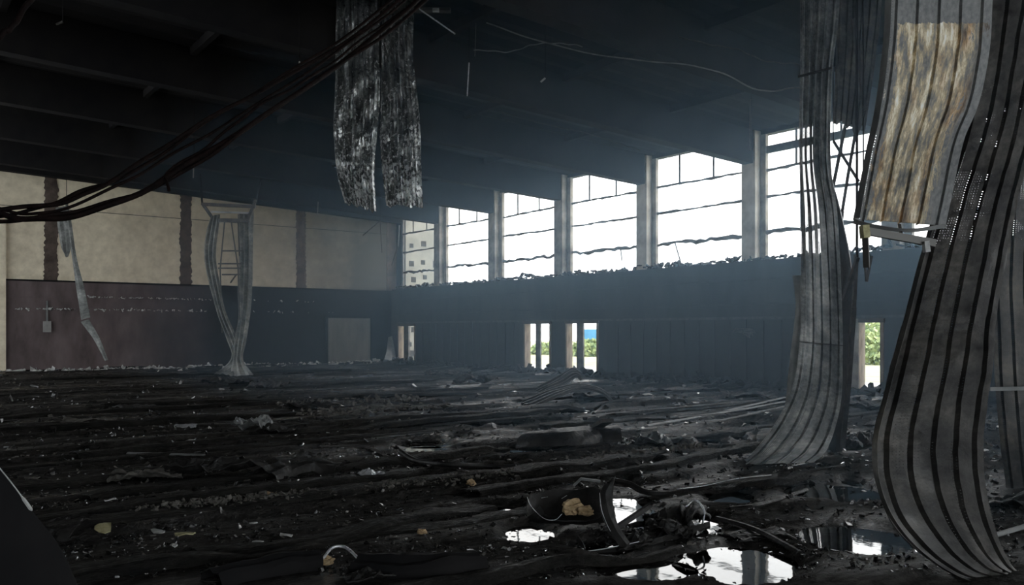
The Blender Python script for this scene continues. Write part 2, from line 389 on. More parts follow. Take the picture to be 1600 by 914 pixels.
M['ext_wall'] = simple('pale_outside_wall', (0.20, 0.20, 0.18), (0.30, 0.30, 0.27), 1.2, rough=(0.8, 0.95), bmp=0.2)
M['ext_spot'] = simple('dark_outside_patch', (0.03, 0.03, 0.03), (0.06, 0.06, 0.06), 3, rough=(0.8, 0.95))
M['grass'] = simple('dry_pale_grass', (0.24, 0.25, 0.13), (0.40, 0.40, 0.26), 1.0, rough=(0.9, 1.0), bmp=0.6, bdist=0.05)
M['pave'] = simple('pale_pavement', (0.30, 0.30, 0.29), (0.42, 0.42, 0.41), 0.8, rough=(0.8, 0.95))
M['leaf'] = simple('bush_leaves', (0.13, 0.20, 0.07), (0.40, 0.46, 0.22), 2.5, rough=(0.6, 0.9), bmp=0)
M['blue'] = simple('blue_paint', (0.02, 0.16, 0.32), (0.04, 0.22, 0.42), 2.0, rough=(0.4, 0.7), bmp=0)

# ------------------------------------------------------------------ the hall: floor
XW, YN = -27.0, -46.0            # far side wall, wall behind the camera
WIN_Y = [wy(p) for p in (690, 778, 880, 1010, 1178)]
BAY = (WIN_Y[0] - WIN_Y[4]) / 4.0
COLS = [WIN_Y[0] - BAY * i for i in range(-0, 11) if WIN_Y[0] - BAY * i > YN + 0.5]

PUDDLES = [  # px, py (centre), half width px, half depth px, label
    (772, 803, 62, 9, 'long bright puddle beside the bowl-shaped scrap, cut by a dark column reflection'),
    (826, 836, 34, 11, 'small puddle in front of the bowl-shaped scrap'),
    (985, 803, 38, 20, 'puddle shining through the middle of the scrap heap'),
    (940, 858, 36, 9, 'thin puddle along the lower edge of the scrap heap'),
    (1155, 886, 78, 24, 'largest bright puddle, in front of the scrap heap'),
    (1010, 893, 60, 15, 'speckled puddle below the scrap heap, beside the largest puddle'),
    (1140, 778, 34, 10, 'round puddle behind the right end of the scrap heap'),
    (1100, 820, 22, 12, 'puddle touching the curled drum of the scrap heap'),
    (1340, 845, 70, 18, 'dim broken puddle between the scrap heap and the big hanging sheet'),
    (770, 726, 36, 4, 'narrow bright puddle below the curved pipe'),
    (672, 704, 36, 4, 'narrow dull puddle above the curved pipe'),
    (790, 705, 60, 5, 'long grey puddle behind the curved pipe'),
    (905, 641, 24, 3, 'thin far puddle by the arched sheet'),
    (1300, 770, 60, 12, 'dim puddle by the foot of the swept strip'),
]
film = []; _g = random.Random(12)
for _ in range(46):
    px, py = _g.uniform(640, 1340), 606 + 160 * _g.random() ** 1.2; c = on_floor(px, py)
    film.append((c, np.linalg.norm(on_floor(px + _g.uniform(10, 34), py) - c), np.linalg.norm(on_floor(px, py + _g.uniform(1.0, 2.6) * (py - 560) / 80) - c), None))
pud = []
for px, py, hw, hd, lab in PUDDLES:
    c = on_floor(px, py); e = on_floor(px, py + hd); w = np.linalg.norm(on_floor(px + hw, py) - c); d = np.linalg.norm(e - c)
    pud.append((c, w, d, lab))
def puddle_pit(X, Y):
    "1 in the middle of a puddle, 0 well outside"
    m = np.zeros_like(X)
    for c, w, d, _ in pud + film:
        dx, dy = X - c[0], Y - c[1]; u = (dx * RGT[0] + dy * RGT[1]) / w; v = (dx * FWD[0] + dy * FWD[1]) / d
        m = np.maximum(m, np.clip(1.6 - np.sqrt(u * u + v * v), 0, 1))
    return m
def floor_h(X, Y):
    X = np.asarray(X, float); Y = np.asarray(Y, float)
    wob = 0.5 * fbm(X * 0.16, Y * 0.12, 3, 3)
    t = (Y + wob) / 0.85; k = np.floor(t); f = t - k
    amp = 0.02 + 0.075 * vnoise(X * 0.18 + k * 7.3, k * 1.7, 21) ** 1.5
    saw = np.where(f < 0.12, f / 0.12, 1.0 - (f - 0.12) / 0.88 * 0.9)
    h = 0.035 + amp * saw + 0.035 * fbm(X * 0.8, Y * 1.6, 5, 4) + 0.010 * fbm(X * 5, Y * 7, 9, 3)
    h = h + 0.16 * np.clip((Y + 1.6) / 1.6, 0, 1) * vnoise(X * 0.9, Y * 0.9, 31) + 0.22 * np.clip((X + 1.8) / 1.8, 0, 1) * vnoise(X * 0.9, Y * 0.9, 33)
    h = np.maximum(h, 0.022)
    p = puddle_pit(X, Y); p = np.clip(p * 1.5, 0, 1) ** 0.7
    low = -0.010 + 0.034 * fbm(X * 2.6, Y * 3.8, 17, 5)
    return h * (1 - p) + np.minimum(h, low) * p
def fh(x, y): return float(floor_h(np.array([x]), np.array([y]))[0])
def gp(px, py):
    "a point on the littered floor"
    p = on_floor(px, py)
    for _ in range(3): p = on_floor(px, py, fh(p[0], p[1]))
    return p

gx = np.arange(XW, 0.01, 0.10); gy = np.concatenate((np.arange(YN, -34, 0.5), np.arange(-34, -18, 0.035), np.arange(-18, 0.01, 0.06)))
GX, GY = np.meshgrid(gx, gy); GZ = floor_h(GX, GY)
nv = GX.size; me = bpy.data.meshes.new('floor')
idx = np.arange(nv).reshape(GX.shape)
quads = np.stack((idx[:-1, :-1], idx[:-1, 1:], idx[1:, 1:], idx[1:, :-1]), -1).reshape(-1, 4)
me.vertices.add(nv); me.vertices.foreach_set('co', np.stack((GX, GY, GZ), -1).ravel().astype(np.float32))
me.loops.add(quads.size); me.loops.foreach_set('vertex_index', quads.ravel().astype(np.int32))
me.polygons.add(len(quads)); me.polygons.foreach_set('loop_start', np.arange(0, quads.size, 4, dtype=np.int32))
me.polygons.foreach_set('loop_total', np.full(len(quads), 4, dtype=np.int32))
me.polygons.foreach_set('use_smooth', np.ones(len(quads), dtype=bool))
me.materials.append(M['floor']); me.update(calc_edges=True)
FLOOR = structure(link(bpy.data.objects.new('floor', me)), 'black wet floor of the hall covered in soot, ash and warped boards')

def ellipse(c, w, d, k=28, r=1.35, z=0.008):
    V = [c + np.array((0, 0, z))] + [c + RGT * math.cos(2 * math.pi * i / k) * w * r + FWD * math.sin(2 * math.pi * i / k) * d * r + np.array((0, 0, z)) for i in range(k)]
    n = len(V); V += [v - np.array((0, 0, 0.06)) for v in V]
    Fc = [(0, i + 1, (i + 1) % k + 1) for i in range(k)] + [(n, n + (i + 1) % k + 1, n + i + 1) for i in range(k)]
    return V, Fc + [(i + 1, n + i + 1, n + (i + 1) % k + 1, (i + 1) % k + 1) for i in range(k)]
for c, w, d, lab in pud: tag(make('puddle', *ellipse(c, w, d), M['water']), lab, 'puddle', 'puddles on the hall floor')
m_ = MB()
for c, w, d, _ in film: m_.add(*ellipse(c, w, d, 14))
tag(m_.build('shallow_water', M['water']), 'thin water standing in the many small hollows of the floor', 'water', None, 'stuff')

# warped floor boards lying loose in rows along the hall's width: pieces of the floor
def board(p, q, wid, lift, seed, mat=None, n=26, lip=0.05):
    p = np.array(p[:2]); q = np.array(q[:2]); d = q - p; ln = np.linalg.norm(d); d /= ln; nn = np.array((-d[1], d[0]))
    E = []
    for i in range(n):
        t = i / (n - 1); wv = 0.12 * math.sin(t * 5 + seed) + 0.05 * math.sin(t * 13 + seed * 2)
        c = p + d * ln * t + nn * wv; a = c + nn * wid / 2; b = c - nn * wid / 2
        z = max(fh(*c), fh(*a), fh(*b)) * 0.8 + lift * 0.55 * (0.3 + 0.7 * abs(math.sin(t * 4.1 + seed * 1.3)))
        E.append((np.array((*a, z * 0.6 + 0.4 * max(fh(*a), 0.02) + 0.01)), np.array((*b, z + 0.02))))
    return sheet('board', E, refine([(0, -0.01), (0.3, 0.004), (0.6, 0.012), (0.9, 0.012), (0.97, 0.0), (1, -lip)], 2), mat or M['board'], FLOOR, n * 4, 0.012, 0.035, 2.2, seed)
rb = random.Random(5)
for px, py, ln, wd_, lf in ((640, 768, 7.0, 0.5, 0.09), (1010, 735, 5.0, 0.35, 0.10), (420, 860, 4.0, 0.4, 0.06), (300, 795, 4.5, 0.35, 0.05),
                            (560, 678, 8.0, 0.4, 0.07), (250, 720, 6.0, 0.4, 0.06), (330, 640, 9.0, 0.5, 0.08), (720, 655, 8.0, 0.5, 0.08),
                            (150, 670, 7.0, 0.5, 0.07), (500, 625, 9.0, 0.5, 0.1), (200, 615, 9.0, 0.5, 0.09), (780, 615, 8.0, 0.5, 0.1),
                            (1060, 690, 4.5, 0.35, 0.05), (620, 835, 3.0, 0.3, 0.03), (1180, 760, 3.0, 0.16, 0.03),
                            (520, 740, 5.0, 0.35, 0.05), (90, 760, 4.5, 0.4, 0.05), (820, 908, 2.6, 0.16, 0.03),
                            (1060, 655, 6.0, 0.3, 0.05), (1120, 640, 6.0, 0.25, 0.06), (660, 598, 9.0, 0.45, 0.1), (330, 590, 10.0, 0.5, 0.1),
                            (1000, 620, 7.0, 0.4, 0.08), (1420, 660, 3.0, 0.3, 0.05), (1330, 655, 3.0, 0.3, 0.05)):
    c = on_floor(px, py); a = rb.uniform(-0.05, 0.09); dv = np.array((math.cos(a), math.sin(a), 0))
    board(c - dv * ln / 2, c + dv * ln / 2, wd_, lf, rb.uniform(0, 9), None, 26, 0.11 if ln == 7.0 else 0.05)

# ------------------------------------------------------------------ window wall
SILL, WTOP = 3.48, 6.95
def iy(px, x=-0.33): return on_right(px, 500, x)[1]
lower_open = [(iy(648), iy(622), 1.80), (iy(860), iy(819), 1.84), (iy(934), iy(884), 1.84), (iy(1379), iy(1339), 1.80)]
w = MB(); ys = 0.3
for y0, y1, zt in sorted(lower_open, key=lambda t: -t[0]):
    w.box((-0.30, y1, -0.3), (-0.06, ys, SILL - 0.1)); w.box((-0.30, y0, zt), (-0.06, y1, SILL - 0.1)); w.box((-0.30, y0, -0.3), (0.25, y1, 0.06)); ys = y0
w.box((-0.30, YN, -0.3), (-0.06, ys, SILL - 0.1)); w.box((-0.30, YN, SILL - 0.1), (0.25, 0.3, SILL))
w.box((0.0, YN, WTOP), (0.25, 0.3, 7.9))
for y in COLS: w.box((0.0, y - 0.22, SILL), (0.22, y + 0.22, WTOP))
w.box((0.0, -0.45, SILL), (0.22, 0.3, WTOP))
WR = structure(w.build('wall_right', M['cladding']), 'soot-blackened window wall with charred lining below the sill')
# charred lining boards below the sill
yy = -0.7; k = 0
while yy > -33:
    wdt = 0.56
    blocked = any(yy - wdt < y1 + 0.1 and yy > y0 - 0.1 for y0, y1, _ in lower_open)
    if not blocked:
        t = 0.022 + 0.02 * rb.random(); top = 1.86 + rb.uniform(-0.03, 0.03)
        MB().box((-0.302 - t, yy - wdt + 0.02, 0.05 + rb.uniform(0, 0.12)), (-0.302, yy - 0.02, top)).build('panel', M['cladding'], WR)
    yy -= wdt; k += 1
for z in (2.28, 2.95): MB().box((-0.335, -33, z), (-0.302, -0.3, z + 0.05)).build('batten', M['cladding'], WR)
MB().box((-0.33, -33, 1.88), (-0.302, -0.6, 1.95)).build('batten', M['steel'], WR)
# columns between the windows
for i, y in enumerate(COLS):
    m_ = MB(); n = 9
    m_.box((-0.25, y - 0.225, SILL - 0.02), (0.0, y + 0.225, ceil_z(0)))
    structure(m_.build('column', M['bare'] if i in (3, 4) else M['concrete'], WR))  # two columns take the copy with light painted in
    j = MB().box((-0.02, y - 0.40, SILL), (0.10, y - 0.225, WTOP))
    j.build('jamb', M['concrete'], WR)

# burnt window frames: rails, stub mullions, jamb posts
def rag_bar(mb, p, q, w0, amp, seed, seg=10):
    P = [np.array(p) + (np.array(q) - np.array(p)) * t for t in np.linspace(0, 1, seg * 2)]
    r = random.Random(seed)
    P = [a + np.array((r.uniform(-1, 1) * amp * 0.5, 0, r.uniform(-1, 1) * amp)) for a in P]
    return mb.tube(P, [w0 * (0.7 + 0.9 * r.random()) for _ in P], 5)
ends = [-0.45] + [c for c in COLS]
for i in range(len(ends) - 1):
    y1, y0 = ends[i] - (0.225 if i else 0.0), ends[i + 1] + 0.225
    if y1 < -33: break
    we = structure(empty('window_%d' % (i + 1), (0.06, (y0 + y1) / 2, SILL)), 'burnt-out high window opening with warped frame rails, ' + ('nearest the hall corner', 'second from the hall corner', 'third from the hall corner', 'fourth from the hall corner', 'fifth from the hall corner', 'behind the swept ribbed strip', 'behind the big curled sheet')[min(i, 6)])
    MB().box((0.03, y1 - 0.07, SILL), (0.11, y1, WTOP)).build('frame_post', M['frame'], we)
    MB().box((0.03, y0, SILL), (0.11, y0 + 0.06, WTOP)).build('frame_post', M['frame'], we)
    for z, r_, am in ((4.25, 0.050, 0.045), (5.22, 0.034, 0.014), (6.02, 0.034, 0.012)):
        rag_bar(MB(), (0.06, y0, z), (0.06, y1, z + rb.uniform(-0.06, 0.06)), r_, am, i * 7 + int(z * 10)).build('rail', M['frame'], we, True)
    for f in (0.30, 0.66):
        yv = y1 + (y0 - y1) * f
        MB().box((0.04, yv - 0.025, 6.0), (0.08, yv + 0.025, WTOP)).build('mullion', M['frame'], we)
    if i == 4:
        MB().bar((0.05, y1 + (y0 - y1) * 0.25, 4.25), (0.05, y1 + (y0 - y1) * 0.33, SILL), 0.03).build('hanging_bar', M['frame'], we)
        MB().bar((0.05, y1 + (y0 - y1) * 0.45, 4.2), (0.05, y1 + (y0 - y1) * 0.72, SILL + 0.05), 0.015).build('hanging_bar', M['frame'], we)
    if i == 3:
        MB().bar((0.05, y1 + (y0 - y1) * 0.72, 4.25), (0.05, y1 + (y0 - y1) * 0.74, 3.85), 0.03).build('hanging_bar', M['frame'], we)
    if i == 5:
        yv = y1 + (y0 - y1) * 0.34; MB().box((0.04, yv - 0.02, 4.3), (0.08, yv + 0.02, 6.0)).build('mullion', M['frame'], we)
        MB().box((0.02, y0, 6.42), (0.10, y1, 6.62)).build('rail', M['frame'], we)
        MB().bar((0.05, y1 + (y0 - y1) * 0.45, 3.9), (0.05, y1 + (y0 - y1) * 0.7, SILL), 0.02).build('hanging_bar', M['frame'], we)

# doorways low in the window wall: frames
for i, (y0, y1, zt) in enumerate(lower_open):
    de = structure(empty('door_%d' % (i + 2), (-0.1, (y0 + y1) / 2, 0.06)), 'doorway in the window wall with scorched frame, ' + ('in the hall corner', 'first of the middle pair', 'second of the middle pair', 'beside the big curled sheet')[i])
    for y in (y0 + 0.02, y1 - 0.02): MB().box((-0.34, y - 0.04, 0.06), (-0.07, y + 0.04, zt)).build('jamb', M['brownwood'], de)
    MB().box((-0.36, y0 - 0.05, zt - 0.03), (-0.07, y1 + 0.05, zt + 0.07)).build('lintel', M['pilaster'], de)
    if i == 0: MB().box((-0.2, iy(638, -0.2), 0.06), (-0.12, iy(632, -0.2), zt)).build('mullion', M['frame'], de)
    if i == 1:
        MB().box((-0.2, iy(844, -0.2), 0.06), (-0.14, iy(837, -0.2), zt)).build('mullion', M['frame'], de)
    if i == 2:
        MB().box((-0.2, iy(911, -0.2), 0.06), (-0.14, iy(901, -0.2), zt)).build('mullion', M['frame'], de)
    if i == 3: MB().box((-0.36, iy(1341, -0.36), 0.0), (-0.28, iy(1325, -0.36), zt + 0.07)).build('architrave', M['concrete'], de)

# burnt rubble along the window sill
def chips(name, pts, size, mat, seed, flat=0.5, parent=None):
    r = np.random.default_rng(seed); n = len(pts)
    base = np.array([(-1, -1, -1), (1, -1, -1), (1, 1, -1), (-1, 1, -1), (-1, -1, 1), (1, -1, 1), (1, 1, 1), (-1, 1, 1)], float)
    fc = np.array([(0, 3, 2, 1), (4, 5, 6, 7), (0, 1, 5, 4), (1, 2, 6, 5), (2, 3, 7, 6), (3, 0, 4, 7)])
    V = np.repeat(base[None], n, 0) * r.uniform(0.55, 1.25, (n, 8, 3))
    sz = size(r, n); sc = np.stack((sz * r.uniform(0.6, 1.6, n), sz * r.uniform(0.4, 1.0, n), sz * r.uniform(0.2, 1.0, n) * flat), -1)
    dist = np.hypot(np.asarray(pts)[:, 0] - CAM[0], np.asarray(pts)[:, 1] - CAM[1]); V *= (sc * np.clip(dist / 13.0, 0.45, 1.6)[:, None])[:, None, :]
    ax = r.normal(size=(n, 3)); ax[:, 2] *= 2.5; ax /= np.linalg.norm(ax, axis=1)[:, None]; an = r.uniform(0, 6.28, n)
    c, s = np.cos(an)[:, None, None], np.sin(an)[:, None, None]; K = np.repeat(ax[:, None, :], 8, 1)
    V = V * c + np.cross(K, V) * s + K * (K * V).sum(-1, keepdims=True) * (1 - c)
    V += np.asarray(pts)[:, None, :]
    Fq = (fc[None] + (np.arange(n) * 8)[:, None, None]).reshape(-1, 4)
    o = make(name, V.reshape(-1, 3), Fq, mat, parent); o['kind'] = 'stuff'; return o
n = 900; ysr = RNG.uniform(-33, -0.3, n); hh = np.abs(fbm(ysr * 0.8, ysr * 0, 3, 4)) * 0.25
pts = np.stack((RNG.uniform(-0.28, 0.0, n), ysr, SILL + RNG.uniform(0, 1, n) * (0.03 + hh)), -1)
o = chips('sill_rubble', pts, lambda r, n: r.uniform(0.02, 0.065, n), M['cladding'], 4)
tag(o, 'charred rubble lying along the window sill', 'rubble')

# ------------------------------------------------------------------ cream end wall
DARKTOP = 3.42
wb = MB().box((XW, 0.0, -0.3), (0.25, 0.3, 9.0))
WB = structure(wb.build('wall_back', M['soot']), 'end wall with smoke-stained cream panels above a charred lower lining')
pil = [wx(80), wx(290), wx(470)]; dp = (pil[2] - pil[0]) / 2
px_all = [pil[0] - dp * 3, pil[0] - dp * 2, pil[0] - dp] + pil + [-0.35]
for x in px_all[:-1]:
    m_ = MB(); r = random.Random(int(x * 100)); zs = np.linspace(DARKTOP - 0.05, ceil_z(x) - 0.1, 61); V = []; Fc = []
    for k, z in enumerate(zs):
        a, b = x - 0.22 - r.uniform(-1, 1) * 0.035 - 0.05 * float(fbm(z * 1.1, x, 3)), x + 0.22 + r.uniform(-1, 1) * 0.035 + 0.05 * float(fbm(z * 1.1, x, 8))
        V += [(a, -0.045, z), (b, -0.045, z), (b, 0.01, z), (a, 0.01, z)]
        if k: p, q = 4 * k - 4, 4 * k; Fc += [(p, p + 1, q + 1, q), (p + 1, p + 2, q + 2, q + 1), (p + 3, p, q, q + 3)]
    Fc += [(0, 3, 2, 1), tuple(4 * 60 + j for j in range(4))]
    make('pilaster', V, Fc, M['pilaster'], WB)
MB().box((-0.55, -0.06, DARKTOP), (-0.05, 0.0, 6.7)).build('pilaster', M['pilaster'], WB)
for a, b in zip(px_all[:-1], px_all[1:]):
    zj = 6.05 + 0.0 * a
    for z0, z1 in ((DARKTOP, zj - 0.012), (zj + 0.012, 7.9)):
        t = 0.028 + rb.uniform(0, 0.006)
        MB().box((a + 0.02, -t, z0), (b - 0.02, -0.001, z1)).build('panel', M['cream'], WB)
MB().box((XW, -0.055, 0.0), (-0.32, -0.001, DARKTOP - 0.01)).build('lining', M['lowwall'], WB)
MB().box((XW, -0.09, DARKTOP - 0.06), (-0.32, -0.055, DARKTOP)).build('ledge', M['soot'], WB)
zb1 = on_back(150, 484, -0.08)[2]; zb2 = on_back(220, 466, -0.08)[2]
for z in (zb1, zb2): MB().box((XW, -0.08, z - 0.05), (-0.4, -0.056, z)).build('batten', M['lowwall'], WB)
P_ = []
for px0, px1, z, n in ((12, 320, zb1, 95), (130, 330, zb2, 75), (380, 520, zb1, 14), (380, 500, zb2, 8)):
    for _ in range(n): P_.append((wx(RNG.uniform(px0, px1)), -0.085, z + RNG.uniform(-0.02, 0.03)))
chips('remnant_flakes', np.array(P_), lambda r, n: r.uniform(0.008, 0.035, n), M['pale'], 6, 0.35, WB)
xq = wx(10); MB().box((xq - 0.45, -0.16, 0.0), (xq - 0.03, -0.03, on_back(5, 345)[2])).build('pilaster', M['cream'], WB)

# the closed leaf near the corner
x0, x1 = wx(511), wx(577); zt = on_back(540, 497)[2]
de = structure(empty('door_1', ((x0 + x1) / 2, -0.06, 0.0)), 'scorched grey-beige door leaf in the end wall near the corner')
MB().box((x0, -0.095, 0.08), (x1, -0.06, zt)).build('door_leaf', simple('scorched_door', (0.09, 0.085, 0.075), (0.16, 0.155, 0.14), 1.0, rough=(0.7, 0.9), bmp=0.2, stretch=(2, 1, 0.5)), de)
MB().box((x0 - 0.12, -0.12, 0.0), (x0, -0.06, zt + 0.1)).box((x1, -0.12, 0.0), (x1 + 0.1, -0.06, zt + 0.1)).box((x0, -0.12, zt), (x1, -0.06, zt + 0.1)).build('door_frame', M['soot'], de)
b_ = empty('junction_box', on_back(74, 518, -0.09))
MB().box(on_back(67, 519, -0.07), on_back(80, 502, -0.16)).build('body', simple('grey_box', (0.20, 0.19, 0.18), (0.30, 0.29, 0.28), 3), b_)
MB().box(on_back(72, 502, -0.07), on_back(75, 470, -0.10)).build('conduit', M['grey'], b_)
tag(b_, 'small grey junction box with conduit on the charred end wall', 'junction box')
# pale burnt stub beside the corner doorway
_a = wx(588), wx(612)
tag(sheet('leaning_board', [(np.array((wx(602), -0.3, 1.25)), np.array((wx(608), -0.3, 1.3))), (np.array((wx(596), -0.5, 0.6)), np.array((wx(609), -0.5, 0.6))), (np.array((wx(588), -0.7, 0.14)), np.array((wx(607), -0.7, 0.14)))],
          [(0, 0), (0.5, 0.01), (1, 0)], M['grey'], None, 12, 0.02, 0.01), 'pale triangular board leaning in the corner beside the doorway', 'board')

# ------------------------------------------------------------------ unseen walls behind the camera: gateway added, side opening enlarged to let light in
w = MB()
w.box((XW, YN - 0.3, -0.3), (-26.0, YN, 9.2)).box((-26.0, YN - 0.3, 5.4), (-12.0, YN, 9.2)).box((-12.0, YN - 0.3, -0.3), (0.25, YN, 9.2))
structure(w.build('wall_front', M['soot']), 'sooty gable wall behind with a gateway opening added to let light in')
w = MB().box((XW - 0.3, YN, -0.3), (XW, -18.0, 9.4)).box((XW - 0.3, -18.0, 6.2), (XW, 0.3, 9.4)).box((XW - 0.3, -1.0, -0.3), (XW, 0.3, 6.2)).box((XW - 0.3, -18.0, -0.3), (XW, -1.0, 0.2))
for k in range(4): w.box((XW - 0.3, -14.6 + k * 3.4, 0.2), (XW, -14.4 + k * 3.4, 6.2))
structure(w.build('wall_left', M['soot']), 'sooty side wall with a burnt-out glazed front enlarged to let light in')

# ------------------------------------------------------------------ roof: deck and beams
prof_n = 170; V = []; Fc = []
for i in range(prof_n + 1):
    y = YN - 0.3 + (0.9 - YN) * i / prof_n; dz = 0.05 if i % 2 else 0.0
    for x in (0.3, XW - 0.3): V += [(x, y, ceil_z(x) + dz), (x, y, ceil_z(x) + 0.25)]
for i in range(prof_n):
    a = 4 * i; b = a + 4; Fc += [(a, b, b + 2, a + 2), (a + 1, a + 3, b + 3, b + 1)]
CE = structure(make('ceiling', V, Fc, M['deck']), 'black soot-covered roof deck over the hall')
for y in [-0.35] + COLS:
    zb = 0.90 if y < -1 else 0.50
    V = []
    for x in (-0.05, XW): 
        for dy in (-0.16, 0.16): V += [(x, y + dy, ceil_z(x) - zb), (x, y + dy, ceil_z(x) + 0.02)]
    make('roof_beam', V, [(0, 2, 6, 4), (1, 5, 7, 3), (0, 4, 5, 1), (2, 3, 7, 6), (0, 1, 3, 2), (4, 6, 7, 5)], M['deck'], CE)['kind'] = 'structure'
for x in (-3.5, -7, -10.5, -14, -17.5, -21):
    MB().box((x - 0.06, YN, ceil_z(x) - 0.16), (x + 0.06, 0, ceil_z(x) + 0.02)).build('purlin', M['deck'], CE)

# ------------------------------------------------------------------ outside
o = make('ground', [(0.26, YN - 20, -0.06), (90, YN - 20, -0.06), (90, 60, -0.06), (0.26, 60, -0.06), (0.26, YN - 20, -0.3), (90, YN - 20, -0.3), (90, 60, -0.3), (0.26, 60, -0.3)],
         [(0, 1, 2, 3), (7, 6, 5, 4), (0, 4, 5, 1), (1, 5, 6, 2), (2, 6, 7, 3), (3, 7, 4, 0)], M['grass']); structure(o, 'pale grassy ground outside the window wall')
structure(MB().box((0.26, YN - 20, -0.06), (5.0, 60, -0.02)).build('path', M['pave']), 'pale pavement strip along the outside of the hall')
ex = structure(empty('wall_outside', (1.3, -0.2, 0)), 'pale outside wall with dark square patches seen through the corner window')
MB().box((0.26, -0.3, -0.1), (2.35, 0.2, 7.6)).build('wall_slab', M['ext_wall'], ex)
for px, py in ((643, 384), (662, 381), (682, 383), (643, 412), (661, 410), (681, 413), (646, 437), (664, 433), (684, 440), (640, 538), (645, 552), (646, 515)):
    p = on_back(px, py, -0.3); s_ = rb.uniform(0.10, 0.17); MB().box((p[0] - s_, -0.315, p[2] - s_), (p[0] + s_, -0.29, p[2] + s_)).build('patch', M['ext_spot'], ex)
def shrub(loc, r, h, seed, lab):
    g = np.random.default_rng(seed); root = empty('shrub', loc); tag(root, lab, 'shrub', 'shrubs outside the window wall')
    n = 900; a = g.uniform(0, 6.283, n); q = np.sqrt(g.uniform(0, 1, n)); zz = g.uniform(0.0, 1, n); rad = r * (0.35 + 0.65 * np.sin(np.pi * (0.2 + 0.75 * zz))) * (0.55 + 0.45 * q)
    C = np.stack((np.cos(a) * rad, np.sin(a) * rad, zz * h), -1) + np.asarray(loc); V = []; Fc = []
    for i in range(n):
        u = g.normal(size=3); u /= np.linalg.norm(u); v = np.cross(u, g.normal(size=3)); v /= np.linalg.norm(v); s = g.uniform(0.10, 0.24); k = 4 * i
        V += [C[i] - u * s, C[i] + v * s * 0.5, C[i] + u * s, C[i] - v * s * 0.5]; Fc.append((k, k + 1, k + 2, k + 3))
    make('foliage', V, Fc, M['leaf'], root)
    MB().tube([np.array(loc) + np.array((0, 0, -0.05)), np.array(loc) + np.array((0.05, 0, h * 0.5))], [0.07, 0.03], 6).build('stem', M['black'], root)
for i, (px, d, r, h, lab) in enumerate(((1352, 44, 1.6, 3.4, 'leafy green shrub seen through the far-side doorway by the hanging sheets'), (1366, 40, 1.1, 1.5, 'low pale green shrub at the doorway by the hanging sheets'),
                                        (1344, 47, 1.5, 2.3, 'rounded shrub behind the doorway by the hanging sheets'),
                                        (918, 52, 1.0, 1.0, 'green bush seen through the doorway with the blue object'), (852, 56, 1.0, 0.7, 'bush seen through the double doorway beside the blue one'))):
    p = at(px, 515, d); p[2] = -0.06; shrub(p, r, h, 50 + i, lab)
p = at(936, 515, 58); p[2] = -0.06
sk = empty('container', p); m_ = MB().box(p + np.array((-0.8, -0.9, 0.25)), p + np.array((0.8, 0.9, 1.7))); m_.build('body', M['blue'], sk)
for k in range(5):
    xx = p[0] - 0.7 + 0.35 * k; MB().box((xx - 0.05, p[1] - 0.96, p[2] + 0.25), (xx + 0.05, p[1] - 0.9, p[2] + 1.7)).build('rib', M['blue'], sk)
MB().box(p + np.array((-0.7, -0.8, 0)), p + np.array((0.7, 0.8, 0.25))).build('skid', M['black'], sk)
tag(sk, 'blue box-shaped container standing outside, seen through a doorway', 'container')

# ------------------------------------------------------------------ hanging wreckage on the right
EDGE = RUST_V0 = None
rows = [(1400, -780, 5.5, 1580, -780, 5.5), (1395, -300, 5.5, 1566, -300, 5.5), (1384, 0, 5.5, 1551, 0, 5.5), (1379, 80, 5.5, 1546, 80, 5.5), (1369, 160, 5.48, 1530, 160, 5.5),
        (1352, 245, 5.42, 1505, 225, 5.45), (1334, 342, 5.25, 1478, 352, 5.3)]
E = pe(rows)
_c = spline([(a + b) / 2 for a, b in E], 90); _run = np.concatenate(([0], np.cumsum(np.linalg.norm(np.diff(_c, axis=0), axis=1))))
_py = HY - F * (_c[:, 2] - 1.6) / ((_c - CAM) @ FWD); RUST_V0 = float(np.interp(36, _py, _run))
M['rust'] = rust_mat()
r_ = empty('rusted_sheet', (E[-1][0] + E[-1][1]) / 2)
sheet('sheet', E, refine(ribs(5, -0.022, 0.06, 0.05), 2), M['rust'], r_, 90, 0.006, 0.016, 3.0, 3)
sheet('edge_flange', [(a - (b - a) * 0.005, a + (b - a) * 0.02 + FWD * -0.06) for a, b in E], [(0, 0), (0.5, 0.004), (1, 0)], M['grey'], r_, 60, 0.004, 0.006, 5.0, 4)
sheet('end_lip', [(at(1333, 342, 5.22), at(1334, 350, 5.24)), (at(1365, 351, 5.16), at(1366, 357, 5.18)), (at(1420, 358, 5.14), at(1421, 363, 5.16)), (at(1479, 350, 5.24), at(1479, 356, 5.26))], [(0, 0), (1, 0)], M['grey'], r_, 24, 0.006)
tag(r_, 'hanging ribbed metal sheet with yellow and rust-brown scorched coating', 'metal sheet')

